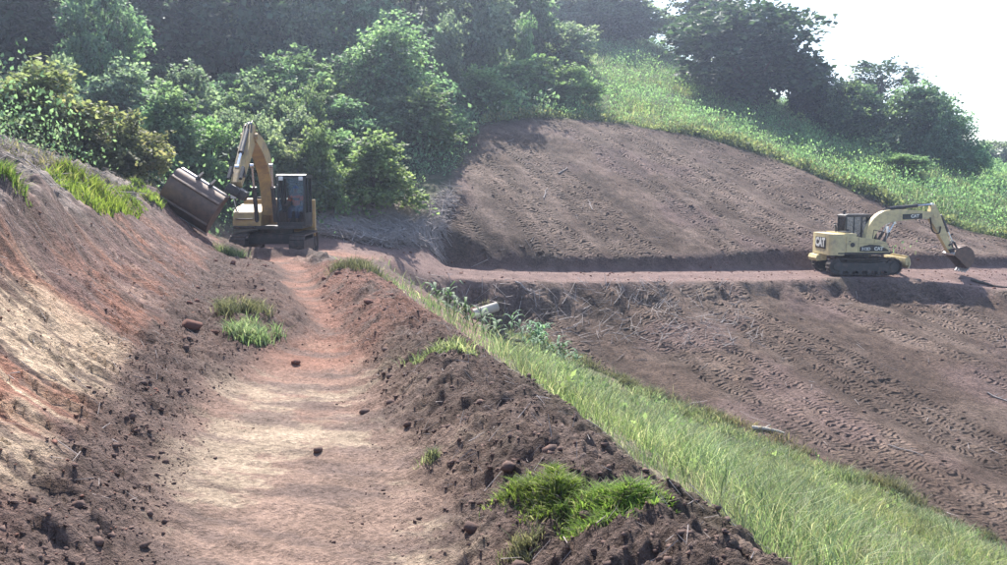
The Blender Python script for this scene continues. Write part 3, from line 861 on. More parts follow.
    for yy in (cy0 + .028, cy1 - .034):
        z0 = cz0 + (.52 if yy < .5 else .42)
        MB().box(cx0 + .09, .30, yy, yy + .006, z0, cz1 - .1, 0).build('side_window', gm, cab, smooth=False)
        MB().prism([(.37, z0), (cx1 - .05, z0), (cx1 - .05, 1.55), (cx1 - .17, cz1 - .1), (.37, cz1 - .1)], yy, yy + .006, 'y', 0).build('side_window', gm, cab, smooth=False)
    MB().box(cx0 + .03, cx0 + .036, cy0 + .06, cy1 - .06, cz0 + .55, cz1 - .1, 0).build('rear_window', gm, cab, smooth=False)
    seat = MB().box(-.18, .34, .5, .98, 1.42, 1.54, .04).box(-.26, -.12, .5, .98, 1.5, 2.12, .05, (0, -.12, 0), (.2, 0, 0)).box(-.1, .2, .58, .9, 1.08, 1.44, .02)
    seat.build('seat', M['seat'], cab)
    for ya in (.36, 1.0): MB().box(.1, .5, ya, ya + .1, 1.5, 1.6, .02).tube((.45, ya + .05, 1.58), (.5, ya + .05, 1.8), .02).build('console', M['seat'], cab)
    for yy in (cy0 + .14, cy1 - .14):
        MB().box(cx1 - .12, cx1 - .02, yy - .07, yy + .07, cz1 - .19, cz1 - .06, .02).build('work_light', M['lamp_lens'], cab)
    MB().tube((-.35, .75, cz1 + .03), (-.35, .75, cz1 + .22), .012).tube((-.35, .75, cz1 + .02), (-.35, .75, cz1 + .12), .06, .05, 12).build('beacon', M['steel_dark'], cab)
    # rails and mirror on the right
    MB().path([(.9, -1.15, 1.45), (.85, -1.15, 2.0), (.3, -1.15, 2.12), (.25, -1.15, 1.7)], .018).build('handrail', M['steel_dark'], root)
    mi = MB().tube((.88, -1.1, 1.5), (.95, -1.22, 2.05), .015)
    mi.box(.90, .95, -1.3, -1.12, 1.98, 2.28, .02)
    mi.build('mirror', M['lamp_lens'] if not cab_dark else M['white'], root)
    # ---------------- boom
    bf, bk, bt = boom['foot'], boom['knee'], boom['tip']
    cl = curve_pts([bf, boom['mid'], bk, boom['mid2'], bt], 4)
    n = len(cl); hv = [np.interp(i / (n - 1), [0, .25, .5, .75, 1], [.15, .26, .31, .24, .15]) for i in range(n)]
    yb = -.12
    bm_ = limb_prism(MB(), [(p.x, p.y) for p in cl], hv, yb - .2, yb + .2, .02)
    bm_.tube((bt[0], yb - .26, bt[1]), (bt[0], yb + .26, bt[1]), .09, seg=14)
    bo = bm_.build('boom', YP, root)
    # decal plate on the right flank of the outer boom
    if boom.get('decal'):
        a = Vector(bk).lerp(Vector(bt), .34); b = Vector(bk).lerp(Vector(bt), .74); ang = math.atan2(b.y - a.y, b.x - a.x)
        for ys, rz in ((-1, 0), (1, PI)):
            pl = MB().box(-(b - a).length / 2, (b - a).length / 2, -.004, .004, -.14, .12, 0).build('boom_decal', M['black_paint'], bo, ((a.x + b.x) / 2, yb + ys * .207, (a.y + b.y) / 2), (0, -ang, 0))
            text_obj('CAT', .2, M['white'], pl, (.12 if ys < 0 else -.12, ys * .008, 0), (PI / 2, 0, rz), .01)
    for yy in (yb - .31, yb + .31):
        cylinder_ram(bo, boom['ram'], (bk[0] * .8 + bt[0] * .2 - .1, bk[1] * .8 + bt[1] * .2 - .28), yy, 'boom_ram', .6, .075)
    # stick
    sd = (Vector(stick_end) - Vector(bt)).normalized()
    back = Vector(bt) + Vector(stick_back)
    ln = (Vector(stick_end) - Vector(bt)).length
    c2 = [tuple(back), tuple(Vector(bt)), tuple(Vector(bt) + sd * ln * .35), tuple(stick_end)]
    sm = limb_prism(MB(), c2, [.09, .27, .21, .10], yb - .15, yb + .15, .02)
    sti = sm.build('stick', YP, root)
    top_anchor = Vector(bk).lerp(Vector(bt), .12); nb = Vector((-(bt[1] - bk[1]), bt[0] - bk[0])).normalized()
    cylinder_ram(bo, tuple(top_anchor + nb * .42), tuple(back + nb * .02), yb, 'stick_ram', .62, .085)
    # bucket ram and linkage
    side_n = Vector((sd.y, -sd.x))
    if side_n.x < 0: side_n = -side_n
    ra = Vector(bt) + sd * .15 + side_n * .33; rb = Vector(stick_end) - sd * .45 + side_n * .30
    cylinder_ram(sti, tuple(ra), tuple(rb), yb, 'bucket_ram', .6, .07)
    for yy in (yb - .17, yb + .17):
        lk = MB()
        lk.tube((rb.x, yy, rb.y), (stick_end[0] - sd.x * .38, yy, stick_end[1] - sd.y * .38), .05, seg=8)
        lk.tube((rb.x, yy, rb.y), (stick_end[0] + side_n.x * .34, yy, stick_end[1] + side_n.y * .34 - .1), .05, seg=8)
        lk.build('link_arm', M['steel_dark'], sti)
    # hoses
    hs = MB()
    for k, yy in enumerate((yb - .1, yb, yb + .1)):
        pa = Vector(bk) + nb * .36; pb = Vector(bt) + nb * .3 + Vector((.05, .1 + k * .05)); pc = Vector(bt) + sd * .5 + Vector((.1, -.02))
        q = curve_pts([tuple(pa), tuple(pa.lerp(pb, .5) + nb * .08), tuple(pb), tuple(pc)], 5)
        hs.path([(p.x, yy, p.y) for p in q], .022, 6)
    q = curve_pts([(bt[0] - .25, bt[1] - .1), (bt[0] - .1, bt[1] - .75), (bt[0] + .25 * sd.x + .1, bt[1] - .85), (bt[0] + sd.x * .6, bt[1] + sd.y * .6)], 6)
    for yy in (yb - .2, yb - .25): hs.path([(p.x, yy, p.y) for p in q], .024, 6)
    hs.build('hydraulic_hoses', M['hose'], bo)
    return root, cab, sti, yb

def bucket(root, at, rot, width, prof_out, mat, teeth, lip_bar, name='bucket'):
    """hollow shell: curved back sheet, two end plates, top spine, cutting edge"""
    q = [Vector(p) for p in curve_pts(prof_out, 4)]
    inn = []
    for i, p in enumerate(q):
        d = (q[min(i + 1, len(q) - 1)] - q[max(i - 1, 0)]).normalized(); nrm = Vector((d.y, -d.x))
        inn.append(p + nrm * .03)
    cen = sum(q, Vector((0, 0))) / len(q)
    if (inn[len(q) // 2] - cen).length > (q[len(q) // 2] - cen).length:
        inn = [p - (ip - p) for p, ip in zip(q, inn)]
    mb = MB(); w = width / 2
    # sheet
    n = len(mb.v)
    for y in (-w, w):
        mb.v += [(p.x, y, p.y) for p in q] + [(p.x, y, p.y) for p in inn]
    k = len(q)
    for i in range(k - 1):
        mb.f.append([n + i, n + i + 1, n + 2 * k + i + 1, n + 2 * k + i])
        mb.f.append([n + k + i + 1, n + k + i, n + 3 * k + i, n + 3 * k + i + 1])
    mb.f.append([n, n + 2 * k, n + 3 * k, n + k]); mb.f.append([n + k - 1, n + 2 * k - 1, n + 4 * k - 1, n + 3 * k - 1])
    o = mb.build(name, mat, root, at, rot)
    for sgn in (-1, 1):
        e = MB()
        y0, y1 = (w - .005, w + .03) if sgn > 0 else (-w - .03, -w + .005)
        e.prism([(p.x, p.y) for p in q], y0, y1, 'y', 0)
        e.build('end_plate', mat, o)
    t = q[0]; b = q[-1]; dl = (q[-1] - q[-3]).normalized()
    MB().box(-.05, .09, -w - .02, w + .02, -.06, .06, .02, None, (t.x, 0, t.y)).build('spine_bar', M['worn_steel'], o)
    MB().box(-.015, .015, -w - .035, w + .035, -.12, .1, .004, (0, math.atan2(dl.x, dl.y), 0), (b.x, 0, b.y)).build('cutting_edge', M['worn_steel'], o)
    for i in (k // 3, 2 * k // 3):
        p = q[i]; d = (p - cen).normalized()
        MB().box(-.02, .04, -w, w, -.05, .05, .008, (0, -math.atan2(d.y, d.x), 0), (p.x, 0, p.y)).build('wear_strip', mat, o)
    for i in range(teeth):
        y = -w + .08 + i * (width - .16) / max(1, teeth - 1)
        MB().box(-.035, .035, y - .04, y + .04, 0, .2, .012, (0, math.atan2(dl.x, dl.y), 0), (b.x, 0, b.y)).build('tooth', M['worn_steel'], o)
    for y in (-.2, .2): MB().prism([(t.x - .02, t.y - .12), (t.x + .36, t.y - .16), (t.x + .26, t.y + .14), (t.x + .02, t.y + .26)], y - .03, y + .03, 'y', .01).build('bucket_ear', M['steel_dark'], o)
    return o

# ---- the far machine on the right, on the terrace
e2 = PX(857, 272, 42.0)
E2Z = gz(e2[0], 42.2) + 0.0
ex2, cab2, stick2, yb2 = excavator('excavator', (e2[0], 42.2, E2Z), R(1.5), 'yellow_pale',
    dict(foot=(.42, 1.45), mid=(.66, 2.15), knee=(1.22, 2.68), mid2=(2.4, 2.80), tip=(3.62, 2.78), ram=(.95, 1.2), decal=True),
    (4.55, .98), (-.06, .50), False, True, False, R(-2))
set_tags(ex2, 'pale yellow tracked excavator working on the terrace below the upper bare slope', 'excavator')
bucket(ex2, (4.52, yb2, .92), (0, R(-38), 0), .95, [(-.02, .02), (.36, .12), (.72, -.12), (.78, -.5), (.5, -.86), (.1, -.98)], M['bucket_steel'], 4, True)

# ---- the near machine on the left, facing the camera
E1 = (-7.98, 30.6); E1Z = gz(E1[0], E1[1]) - 0.05
ex1, cab1, stick1, yb1 = excavator('excavator', (E1[0], E1[1], E1Z), R(-86), 'yellow_backlit',
    dict(foot=(.50, 1.45), mid=(.72, 2.5), knee=(1.25, 3.2), mid2=(2.2, 3.68), tip=(3.25, 3.93), ram=(1.0, 1.2), decal=False),
    (5.2, 2.42), (-.10, .34), True, False, True)
set_tags(ex1, 'orange yellow tracked excavator facing the camera, tilted bucket against the cut bank', 'excavator')
bp = PX(201, 188, 25.2)
inv = Matrix.LocRotScale(Vector(ex1.location), ex1.rotation_euler, None).inverted()
bl_ = inv @ Vector(bp)
tc = MB().box(-.22, .22, -.3, .3, -.12, .16, .04).tube((-.3, 0, .05), (.3, 0, .05), .11, seg=14)
tc.build('tilt_coupler', M['steel_dark'], ex1, (5.22, yb1 + .02, 2.2), (R(-30), 0, 0))
bucket(ex1, bl_, (R(-33), R(6), R(-4)), 1.5, [(-.16, .14), (.22, .16), (.50, -.10), (.54, -.50), (.32, -.88), (-.02, -1.10)], M['bucket_steel'], 0, True, 'tilt_bucket')

# ---- the driver in the near cab
def skin_body(name, joints, edges, radii, mat, parent, root_i=0, sub=2):
    me = bpy.data.meshes.new(name); me.from_pydata(joints, edges, []); me.update()
    o = link(name, me, parent)
    sk = o.modifiers.new('skin', 'SKIN'); sk.use_smooth_shade = True
    for i, rr_ in enumerate(radii):
        sv = me.skin_vertices[0].data[i]; sv.radius = rr_ if isinstance(rr_, tuple) else (rr_, rr_)
        sv.use_root = (i == root_i)
    s2 = o.modifiers.new('sub', 'SUBSURF'); s2.levels = sub; s2.render_levels = sub
    dg = bpy.context.evaluated_depsgraph_get()
    m2 = bpy.data.meshes.new_from_object(o.evaluated_get(dg))
    o.modifiers.clear(); o.data = m2; bpy.data.meshes.remove(me)
    m2.name = name; m2.materials.clear(); m2.materials.append(mat)
    return o
M['shirt'] = plain_mat('shirt', (0.85, 0.16, 0.06), 0.85)
M['jeans'] = plain_mat('jeans', (0.05, 0.07, 0.14), 0.9)
M['skin'] = plain_mat('skin', (0.25, 0.14, 0.10), 0.55)
M['cap'] = plain_mat('cap', (0.08, 0.12, 0.32), 0.8)
pw = Matrix.LocRotScale(Vector(ex1.location), ex1.rotation_euler, None) @ Vector((.08, .74, 1.56))
per = empty('person', pw, (0, 0, R(-90)))
set_tags(per, 'seated driver in a red shirt inside the cab of the orange excavator', 'person')
J = [(0, 0, .08), (0, 0, .25), (.02, 0, .42), (.03, 0, .54), (.04, 0, .62), (.06, 0, .72), (.06, 0, .80),
     (.03, .17, .50), (.12, .24, .30), (.34, .26, .20), (.42, .27, .20),
     (.03, -.17, .50), (.12, -.24, .30), (.34, -.26, .20), (.42, -.27, .20),
     (.02, .09, .06), (.40, .12, .08), (.48, .13, -.30), (.58, .13, -.36),
     (.02, -.09, .06), (.40, -.12, .08), (.48, -.13, -.30), (.58, -.13, -.36)]
E_ = [(0, 1), (1, 2), (2, 3), (3, 4), (4, 5), (5, 6), (3, 7), (7, 8), (8, 9), (9, 10), (3, 11), (11, 12), (12, 13), (13, 14), (0, 15), (15, 16), (16, 17), (17, 18), (0, 19), (19, 20), (20, 21), (21, 22)]
Rr = [(.15, .12), (.15, .11), (.17, .12), (.10, .09), .055, (.085, .10), (.07, .085), .075, .055, .042, .035, .075, .055, .042, .035, .09, .075, .055, .045, .09, .075, .055, .045]
bd = skin_body('body', J, E_, Rr, M['skin'], per)
# clothing shells follow the same joints, a little fuller
sj = [0, 1, 2, 3, 7, 8, 11, 12]; mp = {j: i for i, j in enumerate(sj)}
skin_body('shirt', [J[j] for j in sj], [(mp[a], mp[b]) for a, b in E_ if a in mp and b in mp], [(x + .018 if not isinstance(x, tuple) else (x[0] + .02, x[1] + .02)) for x in (Rr[j] for j in sj)], M['shirt'], per)
tj = [0, 15, 16, 17, 19, 20, 21]; mp = {j: i for i, j in enumerate(tj)}
skin_body('trousers', [J[j] for j in tj], [(mp[a], mp[b]) for a, b in E_ if a in mp and b in mp], [(x + .016 if not isinstance(x, tuple) else (x[0] + .022, x[1] + .022)) for x in (Rr[j] for j in tj)], M['jeans'], per)
cp = MB()
for k in range(5):
    a0, a1 = k * PI / 10, (k + 1) * PI / 10
    cp.tube((.06, 0, .77 + .105 * math.sin(a0)), (.06, 0, .77 + .105 * math.sin(a1)), .105 * math.cos(a0), max(.004, .105 * math.cos(a1)), 16, k == 4)
cp.box(.12, .25, -.075, .075, .765, .778, .005)
cp.build('cap', M['cap'], per)
for yy in (-.032, .032): MB().tube((.135, yy, .735), (.147, yy, .735), .013, seg=8).build('eye', M['black_paint'], per)
for sy in (-1, 1):
    fg = MB(); hx, hy, hz = .43, sy * .27, .20
    for k, (off, ln_) in enumerate(((-.03, .07), (-.01, .08), (.01, .076), (.03, .06))):
        fg.path([(hx + .02, hy + off, hz + .01), (hx + .02 + ln_ * .6, hy + off, hz), (hx + .02 + ln_ * .7, hy + off, hz - .035)], [.012, .011, .008], 6)
    fg.path([(hx, hy - sy * .03, hz), (hx + .03, hy - sy * .055, hz - .01), (hx + .06, hy - sy * .05, hz - .02)], [.013, .011, .008], 6)
    fg.build('fingers', M['skin'], bd)

# ------------------------------------------------------------------ vegetation
def leaves_mesh(name, centres, dirs, size, rng, mat, aspect=0.42, fold=0.25):
    """one folded rhombus leaf per centre; dirs are leaf axis directions"""
    n = len(centres)
    d = dirs / np.linalg.norm(dirs, axis=1, keepdims=True)
    up = rng.normal(size=(n, 3)) * .6; up[:, 2] += 1.0
    side = np.cross(d, up); side /= np.linalg.norm(side, axis=1, keepdims=True) + 1e-9
    nrm = np.cross(side, d)
    s = (size * rng.uniform(0.65, 1.35, n))[:, None]
    base = centres; tip = centres + d * s
    mid = centres + d * s * 0.45 - nrm * s * fold * 0.3
    l = mid + side * s * aspect; r_ = mid - side * s * aspect
    V = np.stack([base, l, tip, r_], 1).reshape(-1, 3)
    Fq = np.arange(n * 4).reshape(-1, 4)
    return np_mesh(name, V, Fq, mat)

def ellip(rng, n, shell=0.0):
    p = rng.normal(size=(n, 3)); p /= np.linalg.norm(p, axis=1, keepdims=True)
    r_ = (shell + (1 - shell) * rng.uniform(0, 1, n)) ** (1 / 2.0)
    return p * r_[:, None]

def make_plant(seed, kind, mat):
    """crown mesh + trunk mesh, unit: about 1 m radius x 1 m half height, scaled on use"""
    rng = np.random.default_rng(seed)
    P = dict(broad=(26, .27, 40, 15, .085, .4), vine=(26, .32, 56, 17, .066, .55), shrub=(24, .25, 28, 15, .095, .35),
             airy=(13, .27, 26, 14, .075, .4), column=(13, .34, 40, 14, .10, .35), sapling=(6, .4, 20, 10, .17, .4))[kind]
    nl, lr, ncl, nlv, ls, shell = P
    lob = ellip(rng, nl, .25) * np.array([.78, .78, .72])
    if kind == 'vine':
        zz = np.linspace(-.75, .55, nl); ang = rng.uniform(0, 2 * PI, nl)
        rad = np.interp(zz, [-.75, -.2, .3, .55], [.62, .58, .42, .15]) * rng.uniform(.45, 1.1, nl); zz = zz + rng.normal(size=nl) * .06
        lob = np.stack([rad * np.cos(ang), rad * np.sin(ang), zz], 1)
    if kind == 'column':
        zz = np.linspace(-.8, .8, nl); ang = rng.uniform(0, 2 * PI, nl); rad = rng.uniform(.1, .75, nl) * np.interp(zz, [-.8, 0, .8], [.9, 1, .25])
        lob = np.stack([rad * np.cos(ang), rad * np.sin(ang), zz], 1)
    if kind in ('shrub', 'sapling'): lob[:, 2] = np.abs(lob[:, 2]) * 2.0 - 0.62; lob[:, :2] *= np.interp(lob[:, 2], [-.6, .6], [1.15, .7])[:, None]
    cs, ds = [], []
    for L_ in lob:
        lrr = lr * rng.uniform(.55, 1.45)
        c = ellip(rng, ncl, shell) * lrr * np.array([1, 1, .8]) + L_
        for k in range(ncl):
            if kind != 'vine' and c[k, 2] < L_[2] - lrr * .35 and rng.random() < .5: continue
            od = (c[k] - L_ * .6); od = od / (np.linalg.norm(od) + 1e-6)
            if rng.random() < .2: c[k] += od * lrr * rng.uniform(.15, .75)
            # a spray: leaves along a short twig, spread flat and drooping outwards
            tw = od * np.array([1, 1, .35]) + rng.normal(size=3) * .35; tw /= np.linalg.norm(tw)
            sl = rng.uniform(.10, .34) * (.8 if kind == 'airy' else 1)
            t = rng.uniform(-.4, 1, nlv)
            pt = c[k] + tw * (t * sl)[:, None] + rng.normal(size=(nlv, 3)) * np.array([.045, .045, .018])
            pt[:, 2] -= .10 * np.clip(t, 0, 1) ** 2 * (2.2 if kind == 'vine' else 1)
            dd = rng.normal(size=(nlv, 3)) * np.array([.7, .7, .3]) + tw * .8 + np.array([0, 0, -.25])
            if kind == 'vine': dd += np.array([0, 0, -.35])
            cs.append(pt); ds.append(dd)
    crown = leaves_mesh('crown_' + kind, np.concatenate(cs), np.concatenate(ds), ls, rng, mat)
    tb = MB()
    zb = -1.0 if kind in ('shrub', 'sapling') else -1.9
    th = .05 if kind in ('shrub', 'sapling', 'airy') else .075
    if kind == 'vine': zb = -1.15; th = .06
    if kind == 'column': zb = -1.3; th = .05
    mid = Vector((rng.normal() * .05, rng.normal() * .05, zb * .35)); topp = Vector((rng.normal() * .06, rng.normal() * .06, .35))
    tb.path([(0, 0, zb), tuple(Vector((0, 0, zb)).lerp(mid, .5) + Vector((rng.normal() * .03, rng.normal() * .03, 0))), tuple(mid), tuple(topp)], [th, th * .85, th * .7, th * .25], 8)
    for L_ in lob:
        s0 = mid.lerp(topp, rng.uniform(0, .6)); e_ = Vector(L_)
        m_ = s0.lerp(e_, .5) + Vector((0, 0, -.06))
        tb.path([tuple(s0), tuple(m_), tuple(e_)], [th * .38, th * .24, th * .07], 6)
        for k in range(3):
            e2_ = e_ + Vector(rng.normal(size=3) * lr * .6)
            tb.tube(e_, e2_, th * .07, th * .02, 5)
    ob = tb.build('trunk', M['bark']); tm = ob.data; bpy.data.objects.remove(ob)
    return crown, tm, zb

PROT = {}
def proto(kind, var, mat):
    key = (kind, var)
    if key not in PROT: PROT[key] = make_plant(101 + 17 * var + hash_kind(kind), kind, M[mat])
    return PROT[key]
def hash_kind(k): return sum(ord(ch) * (i + 3) for i, ch in enumerate(k))

rngP = random.Random(5)
def plant(name, cat, kind, var, mat, cxp, top, bot, Y, wpx, label, group=None, depth=None, sink=0.0, crown_frac=None):
    """crown spans photo rows top..bot at distance Y around column cxp; trunk runs down to the ground"""
    cr, tr, zb = proto(kind, var, mat)
    Y = FY(Y)
    a = PX(cxp, top, Y); b = PX(cxp, bot, Y)
    g = gz(a[0], Y)
    hw = wpx / F_PX * Y / 2 * 1.06
    top_z = a[2]
    bot_z = max(b[2], g)
    if kind in ('shrub', 'sapling', 'vine', 'column'): bot_z = g
    if top_z - bot_z < 0.8: top_z = bot_z + 0.8
    hz = (top_z - bot_z) / 2 / (1.0 if kind not in ('shrub', 'sapling') else .95)
    cz = (top_z + bot_z) / 2
    root = empty(name, (a[0], Y, g), (0, 0, rngP.uniform(0, 6.28)))
    sc = (hw, hw, hz)
    c = link('crown' if kind not in ('shrub', 'sapling') else 'foliage', cr, root, (0, 0, cz - g), None, sc)
    c.material_slots[0].link = 'OBJECT'; c.material_slots[0].material = M[mat]
    zlen = cz - g + .3
    link('trunk' if kind not in ('shrub', 'sapling') else 'stem', tr, root, (0, 0, cz - g), None, (hw, hw, max(hz, zlen / -zb)))
    set_tags(root, label, cat, group)
    return root

G1, G2, G3, G4 = 'trees on the skyline', 'forest trees at the top of the hill', 'bushes on the hillside', 'saplings in the undergrowth'
tree_list = [
 # name, cat, kind, var, mat, cx, top, bot, Y, w, label, group
 ('tree', 'tree', 'broad', 0, 'leaf_dark', 757, -6, 118, 66, 150, 'big dark dense tree standing against the white sky above the meadow', G1),
 ('tree', 'tree', 'broad', 1, 'leaf_dark', 705, -12, 60, 76, 80, 'dark tree at the top edge just left of the big dense skyline tree', G1),
 ('tree', 'tree', 'broad', 2, 'leaf_dark', 815, 52, 128, 67, 50, 'small dark tree tucked under the right flank of the big skyline tree', G1),
 ('tree', 'tree', 'broad', 1, 'leaf_mid', 850, 76, 142, 64, 52, 'small green tree left of the vine draped tree on the skyline', G1),
 ('tree', 'tree', 'airy', 0, 'leaf_dark', 884, 54, 112, 73, 82, 'open airy tree with sky showing through its crown on the ridge', G1),
 ('tree', 'tree', 'vine', 0, 'leaf_mid', 917, 76, 160, 61, 84, 'rounded vine draped tree on the skyline to the right', G1),
 ('tree', 'tree', 'vine', 1, 'leaf_mid', 957, 112, 166, 59, 60, 'low vine covered mound at the right foot of the draped skyline tree', G1),
 ('tree', 'tree', 'broad', 0, 'leaf_grey', 997, 138, 172, 88, 44, 'distant grey green tree at the far right edge of the skyline', G1),
 ('tree', 'tree', 'broad', 0, 'leaf_dark', 838, 80, 145, 66, 56, 'small dark tree filling the dip between the big tree and the airy tree', G1),
 ('tree', 'tree', 'broad', 2, 'leaf_mid', 874, 90, 158, 63, 58, 'small green tree below the airy tree on the ridge', G1),
 # forest at the top
 ('tree', 'tree', 'broad', 2, 'leaf_dark', 12, -80, 120, 48, 150, 'dark forest tree in the top left corner of the picture', G2),
 ('tree', 'tree', 'broad', 0, 'leaf_mid', 92, -30, 125, 45, 75, 'sunlit green forest tree between two dark trees at top left', G2),
 ('tree', 'tree', 'broad', 1, 'leaf_dark', 152, -80, 120, 52, 140, 'dark shaded forest tree above the raised bucket', G2),
 ('tree', 'tree', 'broad', 0, 'leaf_dark', 226, -85, 115, 53, 140, 'dark shaded forest tree straight above the near excavator boom', G2),
 ('tree', 'tree', 'broad', 2, 'leaf_grey', 280, -20, 105, 52, 75, 'grey green forest tree right of the dark trees at top left', G2),
 ('tree', 'tree', 'broad', 1, 'leaf_mid', 340, -65, 100, 56, 120, 'green forest tree behind the vine draped tree with shaded face', G2),
 ('tree', 'tree', 'broad', 2, 'leaf_grey', 412, -60, 85, 58, 100, 'pale forest tree at the top edge above the grey green column tree', G2),
 ('tree', 'tree', 'broad', 0, 'leaf_grey', 466, -50, 80, 58, 80, 'grey green forest tree at the top edge near the middle', G2),
 ('tree', 'tree', 'broad', 1, 'leaf_mid', 517, -50, 60, 63, 90, 'mid green forest tree behind the two bright slender saplings', G2),
 ('tree', 'tree', 'broad', 1, 'leaf_grey', 572, -30, 52, 78, 90, 'grey green forest tree at the top edge right of the bright sapling', G2),
 ('tree', 'tree', 'broad', 2, 'leaf_grey', 632, -18, 48, 80, 90, 'pale green forest tree at the top edge left of the skyline trees', G2),
 # middle
 ('tree', 'tree', 'vine', 1, 'leaf_mid', 395, 18, 200, 50, 112, 'tall vine draped tree with a dark shaded face behind the cleared slope', G2),
 ('tree', 'tree', 'broad', 2, 'leaf_mid', 310, 48, 165, 48, 105, 'sunlit green tree behind the cab of the near excavator', G2),
 ('tree', 'tree', 'column', 0, 'leaf_grey', 447, 18, 150, 53, 52, 'narrow grey green tree right of the vine draped tree', G2),
 ('tree', 'tree', 'broad', 1, 'leaf_mid', 265, 62, 150, 47, 85, 'green tree right behind the boom of the near excavator', G2),
 ('sapling', 'tree', 'column', 1, 'leaf_light', 494, 4, 75, 58, 26, 'bright green slender sapling right of the grey column tree', G4),
 ('sapling', 'tree', 'column', 0, 'leaf_light', 525, 18, 80, 58, 30, 'bright yellow green sapling above the middle of the hillside', G4),
 # bushes
 ('bush', 'bush', 'shrub', 0, 'leaf_light', 372, 138, 205, 39.5, 88, 'leafy green bush right of the near excavator cab', G3),
 ('bush', 'bush', 'shrub', 1, 'leaf_olive', 38, 62, 165, 27, 110, 'yellowish bush at the left edge above the spoil heap', G3),
 ('bush', 'bush', 'shrub', 2, 'leaf_grey', 48, 42, 120, 36, 60, 'grey feathery bush behind the yellowish bush at the left edge', G3),
 ('bush', 'bush', 'shrub', 2, 'leaf_olive', 112, 98, 185, 28.5, 95, 'olive bush between the left edge and the raised bucket', G3),
 ('bush', 'bush', 'shrub', 0, 'leaf_mid', 165, 92, 175, 35, 90, 'mid green bush behind the raised bucket of the near excavator', G3),
 ('bush', 'bush', 'shrub', 1, 'leaf_grey', 120, 62, 130, 41, 80, 'grey green bush below the dark forest at upper left', G3),
 ('bush', 'bush', 'shrub', 1, 'leaf_grey', 190, 66, 135, 43, 80, 'grey green bush behind the top of the stick of the near excavator', G3),
 ('bush', 'bush', 'shrub', 2, 'leaf_light', 212, 105, 170, 37, 60, 'light green bush directly left of the raised stick', G3),
 ('bush', 'bush', 'shrub', 0, 'leaf_grey', 250, 118, 200, 39, 70, 'grey green bush seen through the gap under the boom', G3),
 ('bush', 'bush', 'shrub', 2, 'leaf_mid', 325, 120, 200, 41, 70, 'green bush directly behind the cab roof of the near excavator', G3),
 ('bush', 'bush', 'shrub', 1, 'leaf_mid', 436, 105, 165, 49, 66, 'green bush at the shaded foot of the narrow column tree', G3),
 ('bush', 'bush', 'shrub', 0, 'leaf_light', 482, 70, 130, 54, 75, 'bright green bush at the top left corner of the cleared slope', G3),
 ('bush', 'bush', 'shrub', 2, 'leaf_light', 535, 50, 108, 57, 80, 'bright green bush above the top edge of the cleared slope', G3),
 ('bush', 'bush', 'shrub', 1, 'leaf_light', 575, 66, 108, 56, 64, 'light green bush right of the bright bush above the cleared slope', G3),
 ('bush', 'bush', 'shrub', 2, 'leaf_grey', 560, 12, 60, 64, 70, 'grey bush high on the hill under the top edge trees', G3),
 ('bush', 'bush', 'shrub', 2, 'leaf_light', 905, 150, 190, 55, 50, 'low light bush in the meadow in front of the vine draped tree', G3),
]
for t in tree_list:
    plant(*t)
# the thicket between the forest and the machines: bushes that nothing tells apart
th = random.Random(21)
for k in range(46):
    px = th.uniform(-10, 425); f = th.random()
    top = 60 + 95 * f + th.uniform(-12, 12); Yk = 50 - 15 * f + th.uniform(-1.5, 1.5)
    if px < 130 and f > .55: Yk = 33
    if px > 318: f *= .5; top = 55 + 95 * f; Yk = 52 - 12 * f
    if 225 < px < 340 and Yk < 37.5: Yk = 37.5
    mt_ = th.choice(('leaf_mid', 'leaf_grey', 'leaf_grey', 'leaf_light'))
    col_ = dict(leaf_mid='mid green', leaf_grey='grey green', leaf_light='light green')[mt_]
    where = 'above the spoil heap at the left' if px < 110 else 'behind the raised bucket' if px < 225 else 'behind the near excavator' if px < 330 else 'left of the cleared slope'
    row = 'high up' if f < .33 else 'halfway up' if f < .66 else 'low down'
    plant('thicket_bush', 'bush', 'shrub', th.randrange(3), mt_, px, top, top + 60, Yk, th.uniform(48, 85), col_ + ' bush ' + row + ' in the thicket ' + where, 'bushes of the thicket')

# ---- undergrowth on the hill (uncountable)
def scatter(n, xr, yr, zones, rng, keep=None):
    out = []
    tot = 0
    while tot < n:
        X = rng.uniform(*xr, n * 2); Y = rng.uniform(*yr, n * 2)
        z = zone_of(X, Y); ok = np.isin(z, zones) & (np.abs(X) < 0.66 * Y + 3)
        if keep is not None: ok &= keep(X, Y, rng)
        out.append(np.stack([X[ok], Y[ok]], 1)); tot += ok.sum()
    return np.concatenate(out)[:n]

def weeds(name, P, h, nleaf, size, mat, rng, label, cat, upright=.8, spread=.5):
    n = len(P); gzv = ground(P[:, 0], P[:, 1])
    hs = h * rng.uniform(.35, 1.2, n) * (0.75 + 0.5 * (vnoise(P[:, 0] * .4, P[:, 1] * .4, 91) + .4))
    hs = np.clip(hs, .12, None)
    c = np.repeat(np.stack([P[:, 0], P[:, 1], gzv], 1), nleaf, 0)
    hh = np.repeat(hs, nleaf)
    off = rng.normal(size=(n * nleaf, 2)) * spread * hh[:, None] * .6
    t = rng.uniform(.1, 1, n * nleaf)
    c[:, 0] += off[:, 0]; c[:, 1] += off[:, 1]; c[:, 2] += t * hh - .05
    d = rng.normal(size=(n * nleaf, 3)) * .7; d[:, :2] += off / (hh[:, None] + .05) * .6; d[:, 2] += upright
    me = leaves_mesh(name, c, d, np.repeat(size * np.clip(hs / h, .5, 1.3) * np.clip(P[:, 1] / 48, .42, 1.1), nleaf), rng, M[mat], .3)
    o = link(name, me); set_tags(o, label, cat, None, 'stuff'); return o

